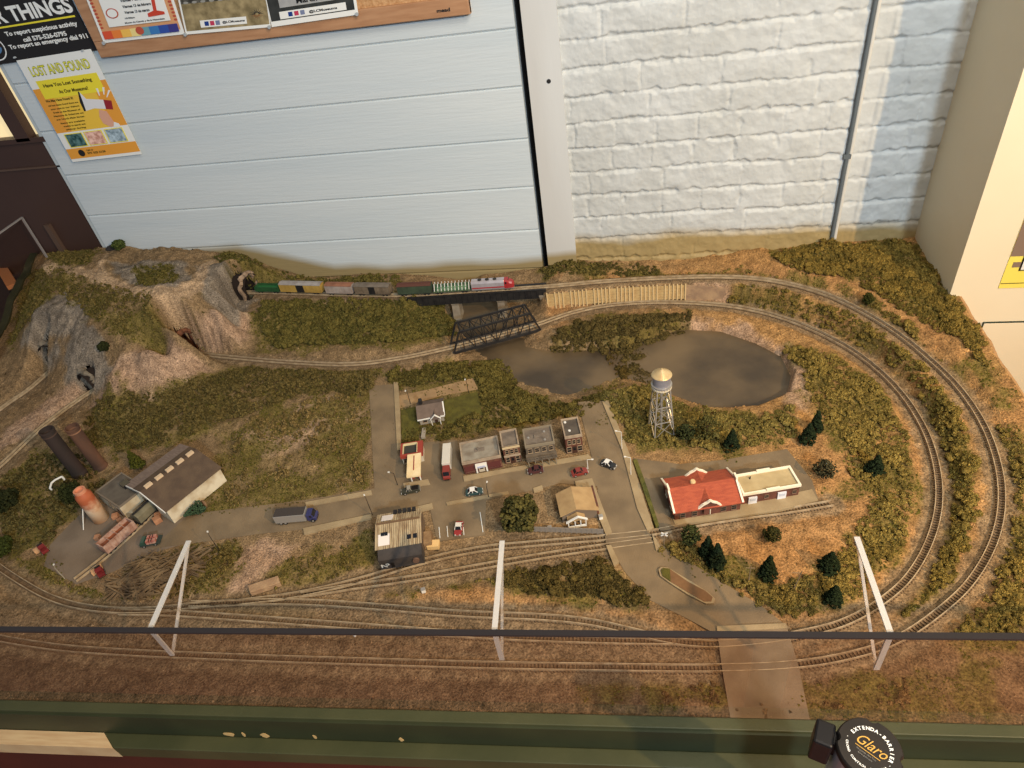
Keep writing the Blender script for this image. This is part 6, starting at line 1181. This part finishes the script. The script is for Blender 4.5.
for i in range(16): a_ = 2*PI*i/16; poly('sunburst_ray', [(.87+.02*math.cos(a_-.25), .14+.014*math.sin(a_-.25)), (.87+.085*math.cos(a_), .14+.055*math.sin(a_)), (.87+.02*math.cos(a_+.25), .14+.014*math.sin(a_+.25))], M('sun_brown', (140, 96, 56), .6) if i > 8 else ck)
e, rect, poly, text = poster('dated_flyer', 'dark flyer reading March 22, right one on the cork board', (246, -86), (338, -98), (358.5, 14.5), (272, 27), ys-.002, cw, 'flyer', .001)
rect('dark_field', .01, .05, .97, 1, M('photo_charcoal', (44, 46, 44), .6, (60, 62, 60), 30)); rect('grey_box', .14, .165, .90, 1, M('photo_lightgrey', (176, 176, 172), .6, (160, 160, 158), 50)); text('date', [('March 22', .52, .185, .05, .36, 'C')], ck)
rect('caption_bar', .12, .06, .88, .13, cw); text('caption', [('@LCMuseums', .46, .082, .022, .32, 'L')], ck)
for i, c_ in enumerate(((30, 60, 130), (190, 60, 90), (120, 130, 160))): rect('social_icon', .22+.07*i, .075, .27+.07*i, .117, M('icon_%s' % 'abc'[i], c_, .5))
for px, py, l in ((104, 43, 'clear pin at the lower left of the rainbow flyer'), (185.5, 34.5, 'clear pin between the rainbow flyer and the train yard flyer'), (269.5, 27, 'clear pin between the train yard flyer and the March flyer'), (357, 14, 'clear pin at the lower right of the March flyer')):
    q = onwall(px, py, ys-.004); tag(MB().cyl((q[0], q[1]-.004, q[2]), (q[0], q[1]+.002, q[2]), .0045, n=12).build('push_pin', M('clip_clear', (0, 0, 0))), l, 'pin')

# ================================================================== FRAME, PANEL, FLOOR
FD = np.array([1, .0606]); FD /= np.linalg.norm(FD); fa = math.atan2(FD[1], FD[0]); fo = np.array([-2.3, FY(-2.3)])
e = empty('layout_cabinet', (fo[0], fo[1], 0), fa, 'long green and maroon painted cabinet rim holding the model railway', 'cabinet'); LL = 3.6
yt = -.016
MB().box(0, LL, yt, .004, -.08, .003).build('top_rim', m_green_fr, e, bevel=.0015)
MB().box(0, LL, yt-.004, yt, -.076, -.004).build('rim_face', M('green_dark', (52, 56, 34), .5, (44, 48, 30), 8), e)
MB().box(0, LL, yt-.031, yt-.004, -.110, -.072).build('lower_ledge', m_green_fr, e, bevel=.0015)
MB().box(0, LL, yt-.030, yt-.010, -.9, -.110).build('front_board', m_maroon, e)
q = Q(113, 748, -.071); xe = float((q-fo)@FD)
MB().prism([(0, yt-.032), (xe, yt-.032), (xe-.035, yt-.005), (0, yt-.005)], -.1095, -.0710).build('bare_wood_strip', m_ply, e)
mb = MB(); rr = random.Random(8)
for px, w_ in ((232, .03), (268, .02), (247, .008), (318, .008), (404, .01)):
    q = Q(px, 725, -.06); x = (q-fo)@FD
    pts = [(x+w_*.5*math.cos(t)*rr.uniform(.6, 1), -.062+.010*math.sin(t)*rr.uniform(.5, 1)) for t in np.linspace(0, 2*PI, 12)[:-1]]; mb.xz(pts, yt-.0046, yt-.0038)
mb.build('chipped_paint', M('chip_tan', (196, 160, 104), .8), e)
# left contour board & side
def lp(y): return np.array([LX(y), y])
mb = MB(); ysl = np.linspace(FY(-2.1), WALL-.003, 40); zl = hraw(np.array([LX(y)+.004 for y in ysl]), ysl)
vs = []
for y, z in zip(ysl, zl): x = LX(y); vs += [(x-.030, y, -.3), (x, y, -.3), (x, y, z+.006), (x-.030, y, z+.006)]
mb.add(vs, [(4*i+a, 4*i+(a+1) % 4, 4*i+4+(a+1) % 4, 4*i+4+a) for i in range(39) for a in range(4)]+[(3, 2, 1, 0), tuple(156+i for i in range(4))])
tag(mb.build('contour_board', M('contour_green', (58, 60, 38), .7, (48, 50, 32), 20)), 'dark green contour board closing the left end of the mountain', 'board')
# terrain side skirts (right, back) so that the ground reads solid
mb = MB(); ysr = np.linspace(FY(.85), WALL-.003, 60); zr_ = hraw(np.array([RX(y)-.001 for y in ysr]), ysr); vs = []
for y, z in zip(ysr, zr_): x = RX(y); vs += [(x-.001, y, -.3), (x+.006, y, -.3), (x+.006, y, z-.001), (x-.001, y, z-.001)]
mb.add(vs, [(4*i+a, 4*i+4+a, 4*i+4+(a+1) % 4, 4*i+(a+1) % 4) for i in range(59) for a in range(4)]+[(0, 1, 2, 3), tuple(239-i for i in range(4))])
tag(mb.build('contour_board', M('contour_tan', (176, 136, 92), .9, (156, 120, 80), 30)), 'thin tan edge board along the right end of the layout', 'board')
# clear panel
gl = glass_mat('clear_acrylic', (.93, .89, .86)); edge = M('acrylic_edge_dark', (46, 42, 42), .3); we = M('acrylic_edge_white', (226, 222, 214), .35, trans=.35)
def solve_h(px, py, off_=.004):
    return min((abs(Q(px, py, h)[1]-FY(Q(px, py, h)[0])-off_), h) for h in np.arange(.15, .36, .001))[1]
hp0, hp1 = solve_h(0, 629), solve_h(1020, 640); hp = (hp0+hp1)/2
e = empty('acrylic_barrier', (fo[0], fo[1], .003), fa, 'clear acrylic barrier with dark top edge along the front of the layout', 'barrier')
sh = MB().box(0, LL, .002, .008, 0, hp-.003).build('panel', gl, e); MB().box(0, LL, .0005, .0095, hp-.0035, hp+.0005).build('top_edge', edge, e)
for (bx_, by_), (ax_, ay_), (cx_, cy_) in [((147, 632), (188, 540), (170, 656)), ((494, 632), (502, 540), (502, 660)), ((893, 638), (857, 536), (877, 670))]:
    B_ = Q(bx_, by_, hp); A_ = Q(ax_, ay_, hp); x = (B_-fo)@FD; dA = A_-B_; ln = float(np.linalg.norm(dA)); R2 = lambda p: (np.dot(p-fo, FD), np.dot(p-fo, np.array([-FD[1], FD[0]])))
    xa, ya = R2(A_); zc = min((abs(Q(cx_, cy_, h)[1]-FY(Q(cx_, cy_, h)[0])-.01), h) for h in np.arange(.05, .3, .002))[1]
    Bp = (x, .010, hp-.006); Ap = (xa, ya, hp-.006); Cp = (x, .010, zc); t = .005
    brk = MB(); brk.add([(p[0]+s*t/2, p[1], p[2]) for s in (-1, 1) for p in (Bp, Ap, Cp)], [(0, 1, 2), (5, 4, 3), (0, 3, 4, 1), (1, 4, 5, 2), (2, 5, 3, 0)]); bo = brk.build('bracket', gl, e)
    mb = MB(); mb.bar(Bp, Ap, .0085, .003); mb.bar(Ap, Cp, .0045, .003); mb.bar(Cp, Bp, .008, .003); mb.build('polished_edge', we, bo)
mb = MB(); q = Q(352, 630, hp); x = (q-fo)@FD; mb.cyl((x, .010, hp-.02), (x, .010, hp-.006), .0025, n=8); mb.build('fixing_pin', m_white, e)
# side panel at left
ys_ = 1.90; hs = min((abs(Q(22, 217, h)[1]-ys_), h) for h in np.arange(.05, .6, .001))[1]; xs_ = Q(22, 217, hs)[0]
e = empty('acrylic_side_barrier', (xs_, ys_, 0), PI/2+math.atan(.0606), 'clear acrylic side barrier beyond the left end of the mountain', 'barrier')
MB().box(-1.3, 0, -.003, .003, -.1, hs).build('panel', gl, e); mb = MB(); mb.box(-1.3, 0, -.0035, .0035, hs-.003, hs+.001); mb.box(-.004, .001, -.0035, .0035, -.1, hs); mb.build('polished_edge', M('edge_grey', (150, 144, 140), .4), e)
# wooden rail beyond left
e = empty('chair', (-2.60, 1.60, -.55), .3, 'dark chair with an orange brown wooden back rail beyond the left end', 'chair')
qa, qb = Q3(-4, 258, .12), Q3(14, 288, .12); ex_ = Matrix.Rotation(-.3, 3, 'Z')
la = ex_ @ (Vector(qa)-Vector((-2.60, 1.60, -.55))); lb = ex_ @ (Vector(qb)-Vector((-2.60, 1.60, -.55)))
MB().bar(la, lb, .035, .03).build('back_rail', M('chair_wood', (196, 132, 86), .5), e)
mb = MB(); [mb.bar(p, (p[0], p[1], -.35), .03) for p in (la, lb)]; mb.build('back_posts', m_dark, e); mb = MB(); d_ = lb-la; nn = Vector((-d_.y, d_.x, 0)).normalized()*.4; c_ = (la+lb)/2+nn*.5; mb.rbox((c_.x, c_.y, .05), (.4, .4, .05), math.atan2(d_.y, d_.x)); mb.build('seat', m_dark, e)
mb = MB(); [mb.bar((c_.x+a_, c_.y+b_, -.35), (c_.x+a_, c_.y+b_, .03), .03) for a_ in (-.15, .15) for b_ in (-.15, .15)]; mb.build('legs', m_dark, e)
tag(MB().box(-4.5, 4, -2.5, WALL+.2, -.93, -.9).build('floor', M('floor_brown', (176, 112, 84), .4, (132, 76, 54), 3, stretch=(1, 6, 1))), kind='structure')
# ================================================================== BELT POST
cp_ = ray(870, 748); k = .77; cz = CH+cp_[2]*k; cpos = (cp_[0]*k, cp_[1]*k, cz); ang = math.radians(-38)
e = empty('barrier_post', (cpos[0], cpos[1], -.9), ang, 'belt barrier post with round black lettered cap at the bottom edge', 'barrier post'); zt = cz+.9
MB().lathe([(.0336, .01), (.0336, zt-.011)], 40).build('post', M('post_steel', (196, 194, 192), .3, metal=.35), e, smooth=False)
MB().lathe([(.17, 0), (.17, .008), (.06, .02), (.032, .03)], 40).build('base', m_black, e)
R = .0358; prof = [(R*.94, zt-.013), (R*.98, zt-.012), (R, zt-.010), (R, zt-.006), (R*.98, zt-.002), (R*.94, zt)]
cap = MB(); n = 72; vs = []; cap_m = M('cap_black', (40, 34, 28), .42, (34, 30, 26), 60)
notch = lambda t: 1-.10*max(0, 1-(min(abs(((t-n0+PI) % (2*PI))-PI) for n0 in (.35+PI*.0, .35+PI/2, .35+PI, .35+PI*1.5))/.13)**4)
for r_, z in prof:
    for i in range(n): t = 2*PI*i/n; rr_ = r_*notch(t); vs.append((rr_*math.cos(t), rr_*math.sin(t), z))
cap.add(vs, [(k_*n+i, k_*n+(i+1) % n, (k_+1)*n+(i+1) % n, (k_+1)*n+i) for k_ in range(len(prof)-1) for i in range(n)]+[tuple(range(n-1, -1, -1)), tuple(range((len(prof)-1)*n, len(prof)*n))]); cap.build('cap', cap_m, e)
def ring_text(mb, s, rad, a0, a1, h, inward=False, z=zt+.0004):
    for i, chh in enumerate(s):
        if chh == ' ': continue
        t = a0+(a1-a0)*i/(len(s)-1); vs2, fs2, w_ = glyphs(chh, h/.7, True); rad_ = np.array([math.cos(t), math.sin(t)]); tan_ = np.array([math.sin(t), -math.cos(t)]) if not inward else np.array([-math.sin(t), math.cos(t)]); up = rad_ if not inward else -rad_
        if vs2: mb.add([(*(rad_*rad+tan_*(a_-w_/2)+up*b_), z) for a_, b_ in vs2], fs2)
mb = MB(); ring_text(mb, 'EXTENDA-BARRIER', .0205, math.radians(168), math.radians(2), .0040); ring_text(mb, '- CROWD CONTROL SYSTEMS -', .0250, math.radians(190), math.radians(350), .0024, True); mb.build('ring_lettering', cw, e)
mb = MB(); vs2, fs2, w_ = glyphs('Glaro', .0125/.7); s_ = .033/w_
sh_ = .35; mb.add([((a_*s_-.0165+b_*sh_)*1.0, b_-.003+a_*.0, zt+.0005) for a_, b_ in vs2], fs2); mb.box(-.014, .014, -.0065, -.0058, zt+.0003, zt+.0006); mb.build('script_lettering', M('gold_print', (206, 160, 74), .5), e)
mb = MB(); 
for s, yy, ww in (('Hauppauge, New York', -.010, .022), ('www.glaro.com', -.0135, .016)):
    vs2, fs2, w_ = glyphs(s, .002/.7); mb.add([(a_*ww/w_-ww/2, yy+b_, zt+.0005) for a_, b_ in vs2], fs2)
mb.build('small_lettering', M('grey_print', (130, 126, 118), .5), e)
# belt end, placed with the photo: up left of the cap
hd = Q3(838, 742, cz); a_, b_ = np.array([cpos[0], cpos[1]]), Q(823, 738, cz-.02); dv = b_-a_; an2 = math.atan2(dv[1], dv[0])-ang
ca, sa = math.cos(an2), math.sin(an2); mb = MB(); mb.rbox((ca*.047, sa*.047, zt-.030), (.022, .030, .050), an2); mb.rbox((ca*.038, sa*.038, zt-.022), (.012, .018, .030), an2); mb.build('belt_clip', m_black, e, bevel=.003)

# ================================================================== LIGHT
wd = D.worlds.new('room'); SC.world = wd; wd.use_nodes = True; bg = wd.node_tree.nodes['Background']; bg.inputs[0].default_value = (.74, .84, 1.0, 1); bg.inputs[1].default_value = .25
def light(kind, name, loc, target, energy, color, size=.3, spot=None, blend=.3, sizey=None):
    l = D.lights.new(name, kind); l.energy = energy; l.color = color; o = D.objects.new(name, l); COL.objects.link(o); o.location = loc
    if kind == 'AREA': l.size = size; (setattr(l, 'shape', 'RECTANGLE'), setattr(l, 'size_y', sizey)) if sizey else None
    else: l.shadow_soft_size = size
    if kind == 'SPOT': l.spot_size = spot; l.spot_blend = blend
    o.rotation_euler = (Vector(target)-Vector(loc)).to_track_quat('-Z', 'Y').to_euler(); return o
light('SPOT', 'warm_track_light', (2.06, -.75, 2.0), (.50, .85, 0), 345, (1, .68, .34), .03, math.radians(80), 1.0)
light('SPOT', 'cool_ceiling_spot', (1.15, -1.7, 2.0), (-.95, 1.93, .5), 312, (.70, .85, 1.0), .12, math.radians(74), .7)
light('AREA', 'ceiling_light', (.65, .3, 2.3), (-.5, 1.1, 0), 34, (1, .86, .68), .9)
# repeats share a group phrase
GR = {'conifer_tree': 'conifers on the layout', 'sparse_tree': 'thin feathery trees', 'broadleaf_tree': 'round leafy trees', 'car': 'little cars in the village', 'shop_building': 'shops in the main street row', 'street_lamp': 'street lamps',
      'wooden_box': 'tan boxes in the factory yard', 'boxcar': 'boxcars of the freight train', 'forklift': 'forklifts in the factory yard', 'push_pin': 'pins on the cork board', 'poster_clip': 'clips of the yellow poster', 'chimney_stack': 'pair of chimney stacks',
      'railway_track': 'railway tracks', 'tunnel_portal': 'tunnel mouths in the mountain', 'lawn': 'lawns by the grey house', 'bay_line': 'bay lines of the car park', 'trackside_cabinet': 'small white cabinets', 'utility_pole': 'bare poles near the right bracket'}
for o in list(SC.objects):
    b = o.name.split('.')[0]
    if o.parent is None and b in GR and 'group' not in o and o.get('kind') is None: o['group'] = GR[b]
